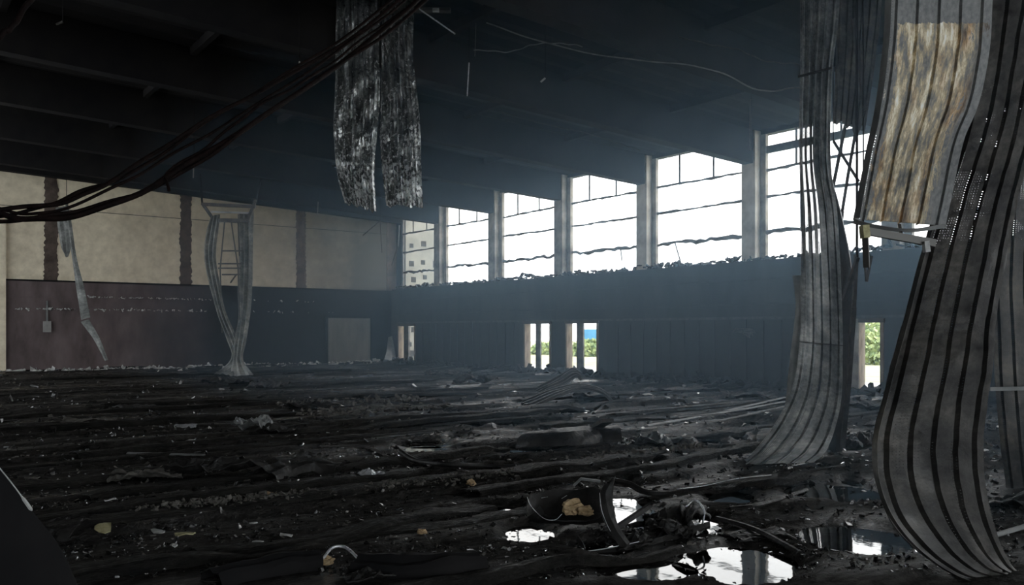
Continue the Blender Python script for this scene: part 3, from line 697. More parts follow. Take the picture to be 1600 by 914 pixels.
r_ = empty('curled_sheet', on_floor(1580, 925))
E = pe([(1575, -690, 6.4, 1715, -690, 6.4), (1550, -200, 6.3, 1682, -200, 6.3), (1535, 0, 6.2, 1655, 0, 6.25), (1506, 180, 6.1, 1625, 180, 6.2), (1470, 300, 6.0, 1592, 300, 6.1), (1438, 400, 5.85, 1574, 400, 6.0),
        (1412, 500, 5.7, 1558, 500, 5.85), (1385, 600, 5.5, 1547, 600, 5.7), (1364, 690, 5.35, 1537, 690, 5.6), (1374, 775, 5.25, 1541, 765, 5.5), (1418, 845, 5.2, 1556, 830, 5.4), (1490, 897, 5.2, 1578, 880, 5.35), (1562, 916, 5.2, 1606, 905, 5.3)])
sheet('sheet', E, refine(ribs(5, -0.030, 0.10, 0.10), 3), M['sheet_dark'], r_, 140, 0.006, 0.022, 3.5, 8, 0.03)
sheet('edge_flange', [(a, a + (b - a) * 0.012 - FWD * 0.05) for a, b in E], [(0, 0), (1, 0)], M['sheet_solid'], r_, 100, 0.004, 0.004, 4, 2)
tag(r_, 'big dark ribbed sheet sweeping down and curling at the floor, closest of the hanging sheets', 'metal sheet')

E = pe([(1580, -420, 8.2, 1700, -420, 8.2), (1566, 0, 8.2, 1690, 0, 8.2), (1556, 300, 8.15, 1665, 300, 8.1), (1550, 420, 8.1, 1655, 420, 8.1), (1553, 560, 8.1, 1660, 560, 8.1), (1562, 680, 8.1, 1670, 680, 8.1), (1572, 762, 8.2, 1676, 765, 8.2)])
r_ = empty('drooping_sheet', (E[-1][0] + E[-1][1]) / 2)
sheet('sheet', E, refine(ribs(5, 0.03, 0.1, 0.14), 2), M['sheet_dark'], r_, 70, 0.006, 0.02, 2.0, 11)
sheet('edge_flange', [(a, a + (b - a) * 0.03 - FWD * 0.04) for a, b in E], [(0, 0), (1, 0)], M['sheet_solid'], r_, 50, 0.004)
tag(r_, 'dark ribbed sheet hanging behind the big curled sheet at the frame edge', 'metal sheet')
m_ = MB().bar(at(1546, 608, 7.9), at(1640, 606, 7.9), 0.03, 0.035); tag(m_.build('crossbar', M['grey']), 'thin grey horizontal bar lying across the dark sheet behind the big curled sheet', 'bar')

E = pe([(1246, -205, 10.3, 1320, -205, 10.1), (1250, 0, 10.2, 1312, 0, 10.0), (1250, 120, 10.2, 1300, 120, 10.0), (1248, 240, 10.2, 1298, 250, 10.0), (1250, 330, 10.2, 1309, 340, 10.1), (1251, 470, 10.2, 1316, 480, 10.2),
        (1249, 540, 10.2, 1317, 560, 10.25), (1238, 605, 10.1, 1314, 625, 10.3), (1212, 660, 9.95, 1302, 678, 10.2), (1178, 705, 9.75, 1288, 708, 10.05), (1146, 731, 9.55, 1272, 722, 9.95)])
r_ = empty('swept_strip', (E[-1][0] + E[-1][1]) / 2)
sheet('sheet', E, refine(ribs(5, 0.026, 0.10, 0.12), 2), M['sheet_mid'], r_, 110, 0.006, 0.014, 3.0, 14, 0.03)
MB().bar(at(1247, 120, 10.1), at(1300, 106, 9.9), 0.02, 0.025).build('tie_wire', M['black'], r_)
MB().bar(at(1249, 534, 10.1), at(1318, 540, 10.1), 0.012).build('tie_wire', M['black'], r_)
tag(r_, 'grey ribbed strip hanging to the floor and sweeping out into a flared foot', 'metal sheet')
E = pe([(1238, 430, 10.7, 1262, 430, 10.6), (1243, 480, 10.7, 1258, 480, 10.6), (1234, 560, 10.7, 1250, 565, 10.6), (1227, 630, 10.6, 1243, 635, 10.5), (1222, 662, 10.5, 1236, 668, 10.4), (1219, 712, 10.45, 1232, 716, 10.35)])
tag(sheet('narrow_strip', E, [(0, 0), (0.4, 0.02), (0.6, 0.02), (1, 0)], M['grey'], None, 30, 0.005, 0.005), 'narrow pale strip hanging just behind the swept ribbed strip', 'metal strip')
E = pe([(1312, -170, 11.2, 1385, -170, 11.2), (1308, 0, 11.2, 1378, 0, 11.2), (1306, 100, 11.2, 1366, 110, 11.2), (1302, 190, 11.2, 1352, 198, 11.2)])
tag(sheet('short_sheet', E, refine(ribs(6, 0.03, 0.1, 0.15), 2), M['sheet_solid'], None, 40, 0.005, 0.02, 2, 19, ragged=0.25), 'short dark ribbed sheet hanging between the swept strip and the rusted sheet', 'metal sheet')
E = pe([(1282, 285, 10.9, 1302, 285, 10.9), (1292, 330, 10.9, 1314, 330, 10.9), (1308, 420, 10.9, 1332, 420, 10.9), (1306, 500, 10.9, 1334, 500, 10.9), (1303, 600, 10.9, 1326, 600, 10.9), (1296, 708, 10.7, 1314, 706, 10.8)])
tag(sheet('twisted_post', E, [(0, 0), (0.2, 0.06), (0.5, 0.07), (0.8, 0.06), (1, 0)], M['black'], None, 50, 0.02, 0.02, 3, 22), 'black twisted post standing behind the swept ribbed strip', 'post')
for nm, pts_, w_, lab in (('bent_channel', [(1337, 205, 12), (1326, 268, 12), (1316, 330, 12), (1306, 420, 12.2)], 0.045, 'slanting dark channel crossing the window beside the rusted sheet'),
                       ('bent_channel', [(1321, 195, 12.2), (1310, 250, 12.2), (1298, 310, 12.2)], 0.05, 'slanting dark channel nearest the swept strip, crossing the window'),
                       ('bent_channel', [(1302, 220, 12.1), (1322, 252, 12.1), (1342, 284, 12.1)], 0.04, 'diagonal dark bar crossing two slanting channels in the window'),
                       ('bent_channel', [(1333, 30, 10.6), (1342, 95, 10.6), (1352, 172, 10.6)], 0.05, 'dark bar hanging high between the swept strip and the rusted sheet'),
                       ('bent_channel', [(1338, 398, 10.4), (1334, 480, 10.4), (1326, 600, 10.5), (1316, 700, 10.7)], 0.055, 'long thin leaning bar right behind the swept strip'),
                       ('bent_channel', [(1318, 470, 10.5), (1328, 440, 10.4), (1340, 402, 10.3)], 0.05, 'short kinked bar between the twisted post and the bracket'),
                       ('bent_channel', [(1362, 400, 9.6), (1354, 440, 9.6), (1349, 380, 9.6)], 0.03, 'small bent bar hanging under the bracket')):
    P = [at(*p) for p in pts_]; m_ = MB()
    for a, b in zip(P[:-1], P[1:]): m_.bar(a, b, w_, w_ * 0.7)
    hi = max(P, key=lambda p: p[2]); r_ = empty(nm, P[-1]); m_.build('channel', M['steel'], r_)
    MB().bar(hi - np.array((0, 0, 0.02)), np.array((hi[0], hi[1], ceil_z(hi[0]) + 0.01)), 0.012).build('hanger_wire', M['soot'], r_)
    tag(r_, lab, 'metal bar', 'bent channels by the hanging sheets')
# bracket under the rusted sheet
r_ = empty('bracket', at(1400, 378, 5.1))
MB().bar(at(1347, 360, 5.1), at(1460, 380, 5.15), 0.035, 0.045).build('channel', M['sheet_solid'], r_)
MB().bar(at(1350, 352, 5.08), at(1352, 372, 5.08), 0.06, 0.04).build('end_plate', M['straw'], r_)
MB().bar(at(1446, 377, 5.12), at(1448, 394, 5.12), 0.04, 0.03).build('end_plate', M['pale'], r_)
MB().bar(at(1352, 370, 5.12), at(1354, 418, 5.14), 0.035, 0.02).build('strap', M['sheet_solid'], r_)
MB().bar(at(1405, 352, 5.22), at(1408, 370, 5.12), 0.02).build('strap', M['sheet_solid'], r_)
tag(r_, 'bent channel bracket hanging below the rusted sheet', 'bracket')
E = [(at(1145, 518, 23), at(1150, 512, 22.8)), (at(1163, 523, 23), at(1178, 515, 22.8)), (at(1178, 540, 23), at(1197, 533, 22.7)), (at(1188, 560, 23), at(1213, 553, 22.7)), (at(1195, 585, 23), at(1223, 580, 22.7)), (at(1198, 601, 23), at(1229, 601, 22.7))]
tag(sheet('arched_strip', E, refine(ribs(3, 0.03, 0.1, 0.2), 2), M['sheet_solid'], None, 40, 0.01, 0.02, 2, 5), 'charred strip arching away from the window wall near the swept strip', 'metal strip')

# ------------------------------------------------------------------ silver sheets hanging in the middle
D0 = 15.0
E = pe([(527, -8, D0, 594, -8, D0), (525, 100, D0, 592, 80, D0), (524, 160, D0, 594, 130, D0), (523, 210, D0, 590, 200, D0), (528, 272, D0, 585, 262, D0), (540, 318, D0 - .1, 588, 330, D0 - .1)])
tag(sheet('crumpled_strip', E, refine(ribs(7, 0.085, 0.22, 0.3, 0.5, 3), 3), M['foil'], None, 90, 0.004, 0.06, 3.2, 31, ragged=0.10), 'crumpled silver ribbed sheet hanging from the roof beside the cable bundle, wider of the two', 'metal sheet', 'silver sheets hanging in the middle of the hall')
E = pe([(597, -8, D0 + .1, 647, -8, D0), (596, 80, D0 + .1, 645, 80, D0), (595, 150, D0 + .1, 650, 130, D0), (594, 230, D0 + .1, 656, 190, D0), (599, 285, D0, 658, 262, D0), (603, 322, D0, 661, 322, D0)])
tag(sheet('crumpled_strip', E, refine(ribs(6, 0.08, 0.22, 0.3, 0.5, 9), 3), M['foil'], None, 90, 0.004, 0.06, 3.2, 37, ragged=0.07), 'crumpled silver ribbed sheet with straight lower hem, the narrower one towards the windows', 'metal sheet', 'silver sheets hanging in the middle of the hall')

# ------------------------------------------------------------------ wreck by the cream wall
DW = 27.5
r_ = empty('steel_ladder', at(358, 588, DW))
m_ = MB().bar(at(316, 319, DW), at(399, 323, DW), 0.10, 0.10); m_.build('top_rail', M['steel'], r_)
MB().bar(at(330, 331, DW), at(392, 333, DW), 0.06).build('top_rail', M['grey'], r_)
MB().bar(at(332, 344, DW), at(390, 345, DW), 0.10, 0.12).build('lower_rail', M['steel'], r_)
MB().bar(at(316, 318, DW), at(336, 346, DW), 0.09).build('side_rail', M['steel'], r_); MB().bar(at(400, 312, DW), at(386, 346, DW), 0.09).build('side_rail', M['steel'], r_)
for a, b in (((351, 345), (344, 420)), ((344, 420), (347, 520)), ((361, 345), (372, 420)), ((372, 420), (374, 500)), ((372, 345), (374, 400))):
    MB().bar(at(*a, DW), at(*b, DW), 0.035).build('stile', M['steel'], r_)
for y, a, b in ((392, 348, 380), (412, 341, 376), (419, 341, 376), (429, 347, 374)): MB().bar(at(a, y, DW), at(b, y, DW), 0.05).build('rung', M['steel'], r_)
MB().bar(at(360, 442, DW), at(370, 428, DW), 0.04).build('rung', M['steel'], r_)
MB().bar(at(400, 318, DW), at(408, 280, DW), 0.05).build('hanger', M['soot'], r_); MB().bar(at(316, 319, DW), at(312, 272, DW), 0.05).build('hanger', M['soot'], r_)
tag(r_, 'sooty ladder-like steel frame hanging between two curled sheets at the cream wall', 'steel frame')
E = pe([(330, 338, DW, 344, 335, DW), (322, 365, DW, 341, 360, DW), (319, 400, DW, 337, 400, DW), (327, 445, DW, 343, 440, DW), (340, 490, DW, 352, 485, DW), (354, 530, DW, 369, 525, DW), (362, 555, DW, 379, 552, DW), (352, 572, DW, 376, 574, DW), (334, 585, DW - .3, 362, 588, DW - .3)])
tag(sheet('curled_strip', E, [(0, 0), (0.15, 0.06), (0.35, 0.02), (0.5, 0.09), (0.7, 0.03), (0.85, 0.07), (1, 0)], M['wreck'], None, 60, 0.01, 0.05, 1.5, 41), 'grey curled sheet bulging outwards and crossing to a splayed foot at the cream wall', 'metal sheet', 'curled sheets at the cream wall')
E = pe([(371, 335, DW + .2, 396, 330, DW + .2), (373, 400, DW + .2, 395, 400, DW + .2), (372, 450, DW + .2, 394, 450, DW + .2), (372, 490, DW + .2, 391, 492, DW + .1), (366, 530, DW, 385, 532, DW), (364, 560, DW - .1, 380, 562, DW - .1), (358, 588, DW - .2, 396, 586, DW - .2)])
tag(sheet('curled_strip', E, [(0, 0), (0.15, 0.05), (0.35, 0.02), (0.5, 0.10), (0.7, 0.03), (0.85, 0.08), (1, 0)], M['wreck'], None, 60, 0.01, 0.05, 1.5, 47), 'grey upright sheet hanging to the floor beside the ladder-like frame, straighter of the two', 'metal sheet', 'curled sheets at the cream wall')
r_ = empty('dangling_strip', at(166, 566, 28.5))
sheet('upper_strip', pe([(102, 318, 28.5, 106, 318, 28.5), (105, 350, 28.5, 112, 350, 28.5), (112, 400, 28.5, 119, 400, 28.5), (119, 450, 28.5, 131, 448, 28.5), (127, 500, 28.5, 141, 496, 28.5)]), [(0, 0), (0.5, 0.04), (1, 0)], M['wreck'], r_, 36, 0.012, 0.02, 2, 3)
sheet('lower_strip', pe([(126, 503, 28.5, 139, 499, 28.5), (146, 530, 28.3, 155, 527, 28.3), (164, 564, 28.2, 169, 562, 28.2)]), [(0, 0), (0.5, 0.03), (1, 0)], M['wreck'], r_, 20, 0.012, 0.02, 2, 5)
sheet('torn_flap', pe([(87, 325, 28.6, 104, 322, 28.5), (91, 362, 28.6, 109, 358, 28.5), (96, 388, 28.6, 110, 388, 28.5), (104, 402, 28.6, 107, 400, 28.5)]), [(0, 0), (0.3, 0.05), (0.5, -0.02), (0.8, 0.05), (1, 0)], M['wreck'], r_, 24, 0.012, 0.03, 2, 9)
_h = at(104, 318, 28.5); MB().bar(_h - np.array((0, 0, 0.05)), np.array((_h[0], _h[1], ceil_z(_h[0]) + 0.01)), 0.02).build('hanger_wire', M['soot'], r_)
tag(r_, 'kinked grey strip with a torn flap dangling at the cream wall', 'metal strip')

# ------------------------------------------------------------------ cables, wires and bits hanging from the roof
def cable(name, pts_, r, lab, mat='cable', group=None, wob=0.02, seg=8, n=60, cat='cable'):
    P = spline([at(*p) for p in pts_], n); rr = random.Random(len(lab) + int(pts_[0][0]))
    ph = rr.uniform(0, 6)
    for i in range(n): P[i] += np.array((0, 0, wob * math.sin(i * 0.7 + ph) * 0.4 + wob * math.sin(i * 0.23 + ph)))
    o = MB().tube(P, r, seg).build(name, M[mat], None, True); tag(o, lab, cat, group); return o
G = 'cables sagging across the hall'
cable('hanging_cable', [(690, -60, 10.2), (600, 20, 9.4), (480, 100, 8.8), (350, 175, 8.2), (240, 240, 7.8), (150, 292, 7.4), (80, 322, 7.1), (-40, 334, 6.8)], 0.020, 'thick cable of the sagging bundle, uppermost where it reaches the frame edge', group=G)
cable('hanging_cable', [(700, -60, 10.2), (610, 22, 9.5), (500, 98, 8.8), (370, 180, 8.2), (270, 243, 7.8), (190, 290, 7.4), (90, 326, 7.1), (30, 330, 7.0), (-40, 322, 6.8)], 0.014, 'thin cable of the sagging bundle running just under the uppermost one', group=G)
cable('hanging_cable', [(715, -60, 10.2), (625, 24, 9.4), (520, 104, 8.7), (400, 190, 8.1), (290, 262, 7.6), (210, 306, 7.3), (120, 332, 7.0), (50, 342, 6.9), (0, 338, 6.8), (-40, 330, 6.7)], 0.026, 'thickest cable of the sagging bundle, lowest where it loops', group=G)
cable('hanging_cable', [(730, -60, 10.1), (630, 30, 9.3), (540, 98, 8.7), (420, 176, 8.1), (320, 245, 7.7), (230, 296, 7.4), (140, 328, 7.1), (60, 340, 6.9), (-40, 342, 6.8)], 0.018, 'cable of the sagging bundle lying on top of the thickest one', group=G)
cable('hanging_cable', [(680, -60, 10.4), (560, 40, 9.4), (430, 128, 8.7), (310, 200, 8.2), (215, 262, 7.8), (130, 300, 7.4), (60, 328, 7.1), (-40, 338, 6.9)], 0.016, 'outermost thin cable on the upper side of the sagging bundle', group=G)
cable('hanging_cable', [(640, 14, 9.8), (560, 66, 9.2), (480, 122, 8.6), (400, 172, 8.1), (330, 222, 7.8), (262, 268, 7.5), (264, 300, 7.4)], 0.014, 'broken cable of the sagging bundle ending in a drooping tail', group=G)
cable('hanging_cable', [(-30, 95, 6.5), (0, 60, 6.5), (30, 25, 6.6), (80, -35, 6.8)], 0.022, 'single dark cable crossing the upper frame corner on its own')
G = 'thin wires sagging under the roof'
cable('hanging_wire', [(760, 38, 15), (850, 66, 15), (960, 88, 15), (1050, 100, 15), (1120, 112, 14.5), (1180, 137, 14), (1215, 142, 13.8), (1256, 137, 13.6)], 0.012, 'longest wire drooping under the roof towards the swept strip', 'grey', G, cat='wire')
cable('hanging_wire', [(1060, 60, 15), (1130, 72, 15), (1190, 92, 14.6), (1256, 104, 14)], 0.010, 'wire under the roof above the longest drooping wire', 'steel', G, cat='wire')
cable('hanging_wire', [(740, 80, 16), (790, 80, 16), (830, 72, 16), (870, 66, 16), (910, 74, 16)], 0.010, 'short bowed wire high between the silver sheets and the windows', 'grey', G, cat='wire')
cable('hanging_wire', [(760, 170, 22), (860, 195, 22), (950, 218, 22), (1000, 236, 22)], 0.012, 'faint wire running above the middle windows', 'steel', G, cat='wire')
for (a, b, w_, lab, mt) in (((655, 14, 14), (711, 53, 14), 0.02, 'thin bright strip pointing down beside the silver sheets', 'bright'), ((733, 98, 16), (730, 150, 16), 0.022, 'pale rod hanging straight down between silver sheets and windows', 'bright'),
                         ((744, 28, 16), (742, 88, 16), 0.010, 'thin dark rod hanging beside the pale one', 'grey'), ((303, 248, 20), (302, 278, 20), 0.02, 'short rod hanging over the ladder-like frame', 'grey'),
                         ((497, 315, 30), (496, 336, 30), 0.03, 'tiny rod hanging in front of the cream wall', 'grey'), ((468, 96, 14), (468, 106, 14), 0.02, 'tiny pale stub under the cable bundle', 'pale'),
                         ((845, 128, 16), (852, 122, 16), 0.03, 'small pale scrap stuck under the roof above the windows', 'pale'), ((88, 38, 10), (98, 34, 10), 0.02, 'small pale scrap under the roof in the upper frame corner', 'ash'),
                         ((594, 345, 32), (567, 368, 32), 0.04, 'thin bar slanting at the cream wall below the silver sheets', 'steel'), ((594, 345, 32), (597, 395, 32), 0.035, 'thin bar hanging straight at the cream wall below the silver sheets', 'steel'),
                         ((624, 352, 35), (622, 385, 35), 0.05, 'thin pale bar hanging in the hall corner', 'grey'), ((622, 384, 35), (612, 415, 35), 0.05, 'thin dark bar hanging in the hall corner', 'steel'),
                         ((1174, 155, 19), (1172, 235, 19), 0.05, 'dark bar hanging down over the column near the swept strip', 'steel')):
    hi = at(*a) if at(*a)[2] > at(*b)[2] else at(*b); r_ = empty('hanging_rod', at(*b)); MB().bar(at(*a), at(*b), w_, w_).build('rod', M[mt], r_)
    MB().bar(hi - np.array((0, 0, 0.02)), np.array((hi[0], hi[1], ceil_z(hi[0]) + 0.01)), 0.008).build('hanger_wire', M['soot'], r_)
    tag(r_, lab, 'rod', 'rods and scraps hanging from the roof')
r_ = empty('light_fitting', at(680, 20, 14.2))
MB().bar(at(648, 16, 14.2), at(704, 16, 14.2), 0.14, 0.05).build('tray', M['steel'], r_); MB().bar(at(676, 16, 14.1), at(686, 16, 14.1), 0.07, 0.05).build('lamp_holder', M['pale'], r_)
tag(r_, 'burnt remains of a light fitting under the roof beside the silver sheets', 'light fitting')

# ------------------------------------------------------------------ debris on the floor
def crumple(name, px, py, w, d, h, seed, mat, lab, cat='scrap sheet', group='crumpled scrap sheets on the floor', yaw=None, fold=1.5, n=24, thick=0.006):
    "a torn sheet, creased and folded, lying on the floor"
    g = random.Random(seed); c = gp(px, py); yaw = g.uniform(-0.4, 0.4) if yaw is None else yaw
    u = np.linspace(-0.5, 0.5, n); U, Vv = np.meshgrid(u, u)
    rx = 0.10 * fbm(U * 5 + seed, Vv * 5, seed, 3)
    X = (U + rx * 0.5) * w; Y = (Vv + 0.10 * fbm(U * 5, Vv * 5 + seed, seed + 5, 3)) * d
    a = g.uniform(0, 3.14); t = U * math.cos(a) + Vv * math.sin(a); t2 = -U * math.sin(a) + Vv * math.cos(a)
    tri = np.abs(((t * fold + seed * 0.37) % 1.0) - 0.5) * 2; tri2 = np.abs(((t2 * fold * 0.7 + seed * 0.21) % 1.0) - 0.5) * 2
    Z = h * (0.42 * tri + 0.25 * tri2 + 0.55 * np.abs(fbm(U * 5 + seed, Vv * 5, seed, 4)))
    cs, sn = math.cos(yaw), math.sin(yaw)
    P = c + X[..., None] * (RGT * cs + FWD * sn) + Y[..., None] * (FWD * cs - RGT * sn) + Z[..., None] * np.array((0, 0, 1.0))
    gz = floor_h(P[..., 0], P[..., 1]); P[..., 2] = np.maximum(gz, 0) + Z - Z.min() * 0.9 + 0.004
    idx = np.arange(n * n).reshape(n, n); q = n * n
    keep = (fbm(U * 3 + seed * 1.7, Vv * 3, seed + 9, 2) + (0.9 - 2.0 * np.maximum(np.abs(U), np.abs(Vv)))) > -0.32
    Vt = np.vstack((P.reshape(-1, 3), P.reshape(-1, 3) - np.array((0, 0, thick)))); Fc = []; edge = {}
    for i in range(n - 1):
        for j in range(n - 1):
            if keep[i, j]:
                k = (idx[i, j], idx[i, j + 1], idx[i + 1, j + 1], idx[i + 1, j]); Fc.append(k); Fc.append(tuple(x + q for x in k[::-1]))
                for e in zip(k, k[1:] + k[:1]): edge[e] = 1
    for (p_, q_) in list(edge):
        if (q_, p_) not in edge: Fc.append((q_, p_, p_ + q, q_ + q))
    used = sorted({i for f in Fc for i in f}); mp = {o_: i for i, o_ in enumerate(used)}
    return tag(make(name, Vt[used], [[mp[i] for i in f] for f in Fc], mat), lab, cat, group)

# foreground heap
def lump(name, px, py, d, w, h, seed, mat, lab, cat='foam lump', group=None, z=None):
    import bmesh
    bm = bmesh.new(); bmesh.ops.create_icosphere(bm, subdivisions=3, radius=1.0)
    V = np.array([v.co[:] for v in bm.verts]); Fc = [[v.index for v in f.verts] for f in bm.faces]; bm.free()
    V = V * (1 + 0.75 * fbm(V[:, 0] * 2.1 + seed, V[:, 1] * 1.7 + V[:, 2] * 2.3, seed, 4))[:, None]
    V = np.sign(V) * np.abs(V) ** 0.9
    c = at(px, py, d) if d else gp(px, py) + np.array((0, 0, h * 0.6))
    P = c + V[:, :1] * RGT * w + V[:, 1:2] * FWD * w * 0.7 + V[:, 2:] * np.array((0, 0, h))
    return tag(make(name, P, Fc, mat), lab, cat, group)
DH = 6.5
E = pe([(826, 776, 6.75, 840, 797, 6.45), (846, 777, 6.85, 852, 812, 6.4), (880, 772, 6.9, 886, 818, 6.4), (915, 770, 6.9, 920, 817, 6.4), (948, 778, 6.8, 950, 808, 6.45)])
_b = tag(sheet('bowl_shaped_scrap', E, [(0, 0.05), (0.12, -0.01), (0.35, -0.07), (0.65, -0.09), (0.88, -0.03), (1, 0.04)], M['black'], None, 40, 0.008, 0.035, 5, 61), 'black bowl-shaped bent sheet holding the large tan foam lump', 'scrap sheet', 'pieces of the foreground scrap heap')
def rim(parent, pts_, r=0.004): return MB().tube(spline([at(*p) for p in pts_], 24), r, 5).build('rim', M['bright'], parent, True)  # thin bright tube added as a highlight along a sheet edge
rim(_b, [(824, 777, 6.7), (828, 788, 6.55), (838, 800, 6.42), (852, 811, 6.36), (868, 812, 6.36), (878, 803, 6.36)], 0.0028)
rim(_b, [(846, 778, 6.8), (862, 776, 6.85), (874, 780, 6.85), (886, 774, 6.85)], 0.0028)
lump('foam_lump', 892, 793, 6.5, 0.085, 0.060, 3, M['tan'], 'large tan foam lump lying in the bowl-shaped scrap', group='tan foam lumps')
lump('foam_lump', 914, 798, 6.46, 0.07, 0.034, 8, M['tan'], 'flatter tan foam piece touching the large lump in the bowl-shaped scrap', group='tan foam lumps')
E = pe([(944, 758, 6.3, 962, 744, 6.35), (937, 774, 6.28, 958, 764, 6.33), (940, 800, 6.2, 958, 793, 6.3), (953, 830, 6.1, 967, 824, 6.2), (972, 858, 6.0, 986, 850, 6.1)])
_b = tag(sheet('upright_curl', E, [(0, 0), (0.3, 0.03), (0.7, 0.03), (1, 0)], M['black'], None, 34, 0.008, 0.01, 5, 62), 'black curled strip standing upright in the foreground heap', 'scrap strip', 'pieces of the foreground scrap heap')
rim(_b, [(937, 770, 6.24), (940, 796, 6.16), (948, 818, 6.1), (954, 830, 6.06)], 0.0022)
tag(MB().bar(at(952, 832, 6.15), at(1014, 791, 6.45), 0.03, 0.035).build('crossing_bar', M['steel']), 'straight bar slanting across the foreground heap', 'metal bar', 'pieces of the foreground scrap heap')
E = pe([(1030, 800, 6.6, 1072, 790, 6.7), (1034, 822, 6.45, 1070, 818, 6.5), (1020, 846, 6.25, 1058, 842, 6.3)])
tag(sheet('folded_panel', E, [(0, 0), (0.2, 0.03), (0.25, 0.0), (0.75, 0.0), (0.8, 0.03), (1, 0.0)], M['black'], None, 24, 0.01, 0.03, 4, 63), 'dark folded panel leaning in the foreground heap beside the curled drum', 'scrap sheet', 'pieces of the foreground scrap heap')
P = []
V = []; Fc = []; n = 22; m = 8
for j in range(m):
    for i in range(n):
        a = 0.5 + 5.0 * i / (n - 1); r = 0.085 + 0.012 * math.sin(i * 1.3 + j) + 0.01 * math.sin(j * 2.1)
        c = at(1086, 812, 6.55); V.append(c + RGT * (math.cos(a) * r) + np.array((0, 0, math.sin(a) * r)) + FWD * (j / (m - 1) - 0.5) * 0.35 + RGT * 0.05 * (j / (m - 1)))
q = len(V); V += [v * 1.0 + np.array((0, 0, 0.006)) for v in V]
for j in range(m - 1):
    for i in range(n - 1):
        k = j * n + i; Fc += [(k, k + 1, k + n + 1, k + n), (q + k + n, q + k + n + 1, q + k + 1, q + k)]
tag(make('curled_drum', V, Fc, M['black'], None, True), 'black sheet curled into a drum at one end of the foreground heap', 'scrap sheet', 'pieces of the foreground scrap heap')
tag(MB().tube(spline([at(1072, 792, 6.5), at(1086, 781, 6.5), at(1100, 797, 6.4), at(1098, 818, 6.35)], 16), 0.008, 6).build('shiny_hoop', M['bright'], None, True), 'thin shiny rim bent over the curled drum', 'metal strip', 'pieces of the foreground scrap heap')
E = pe([(905, 862, 6.02, 904, 872, 5.95), (950, 856, 6.05, 950, 866, 5.98), (1000, 846, 6.15, 1002, 856, 6.08), (1060, 828, 6.4, 1062, 838, 6.3), (1108, 815, 6.6, 1110, 822, 6.5)])
_b = tag(sheet('long_flat_bar', E, [(0, 0), (0.5, 0.02), (1, 0)], M['black'], None, 30, 0.02, 0.006, 4, 6), 'long black flat bar along the lower edge of the foreground heap', 'metal bar', 'pieces of the foreground scrap heap')
rim(_b, [(908, 862, 5.98), (940, 858, 6.0), (975, 851, 6.05), (1000, 846, 6.1)], 0.004)
E = pe([(899, 842, 6.2, 905, 838, 6.25), (904, 852, 6.1, 912, 850, 6.15), (906, 862, 6.05, 918, 862, 6.1), (914, 868, 6.0, 925, 866, 6.05)])
tag(sheet('hooked_strip', E, [(0, 0), (0.5, 0.02), (1, 0)], M['black'], None, 16, 0.01, 0.006, 4, 16), 'short hooked black strip at the near tip of the foreground heap', 'scrap strip', 'pieces of the foreground scrap heap')
tag(MB().bar(at(896, 759, 7.9), at(908, 748, 7.9), 0.03, 0.02).bar(at(907, 748, 7.9), at(938, 752, 7.9), 0.045, 0.02).build('broken_stick', M['grey']), 'grey broken stick lying behind the bowl-shaped scrap', 'stick', 'pieces of the foreground scrap heap')
E = pe([(950, 752, 7.6, 956, 746, 7.6), (980, 760, 7.6, 985, 752, 7.6), (1005, 772, 7.5, 1012, 765, 7.5), (1050, 772, 7.5, 1056, 764, 7.55), (1150, 752, 8.1, 1155, 746, 8.1), (1210, 745, 8.4, 1215, 740, 8.4)])
_b = tag(sheet('wavy_strip', E, [(0, 0), (0.5, 0.02), (1, 0)], M['black'], None, 50, 0.012, 0.01, 4, 26), 'long wavy black strip behind the foreground heap', 'scrap strip', 'pieces of the foreground scrap heap')
rim(_b, [(1058, 764, 7.45), (1100, 759, 7.75), (1150, 748, 8.0), (1205, 742, 8.3)], 0.004)
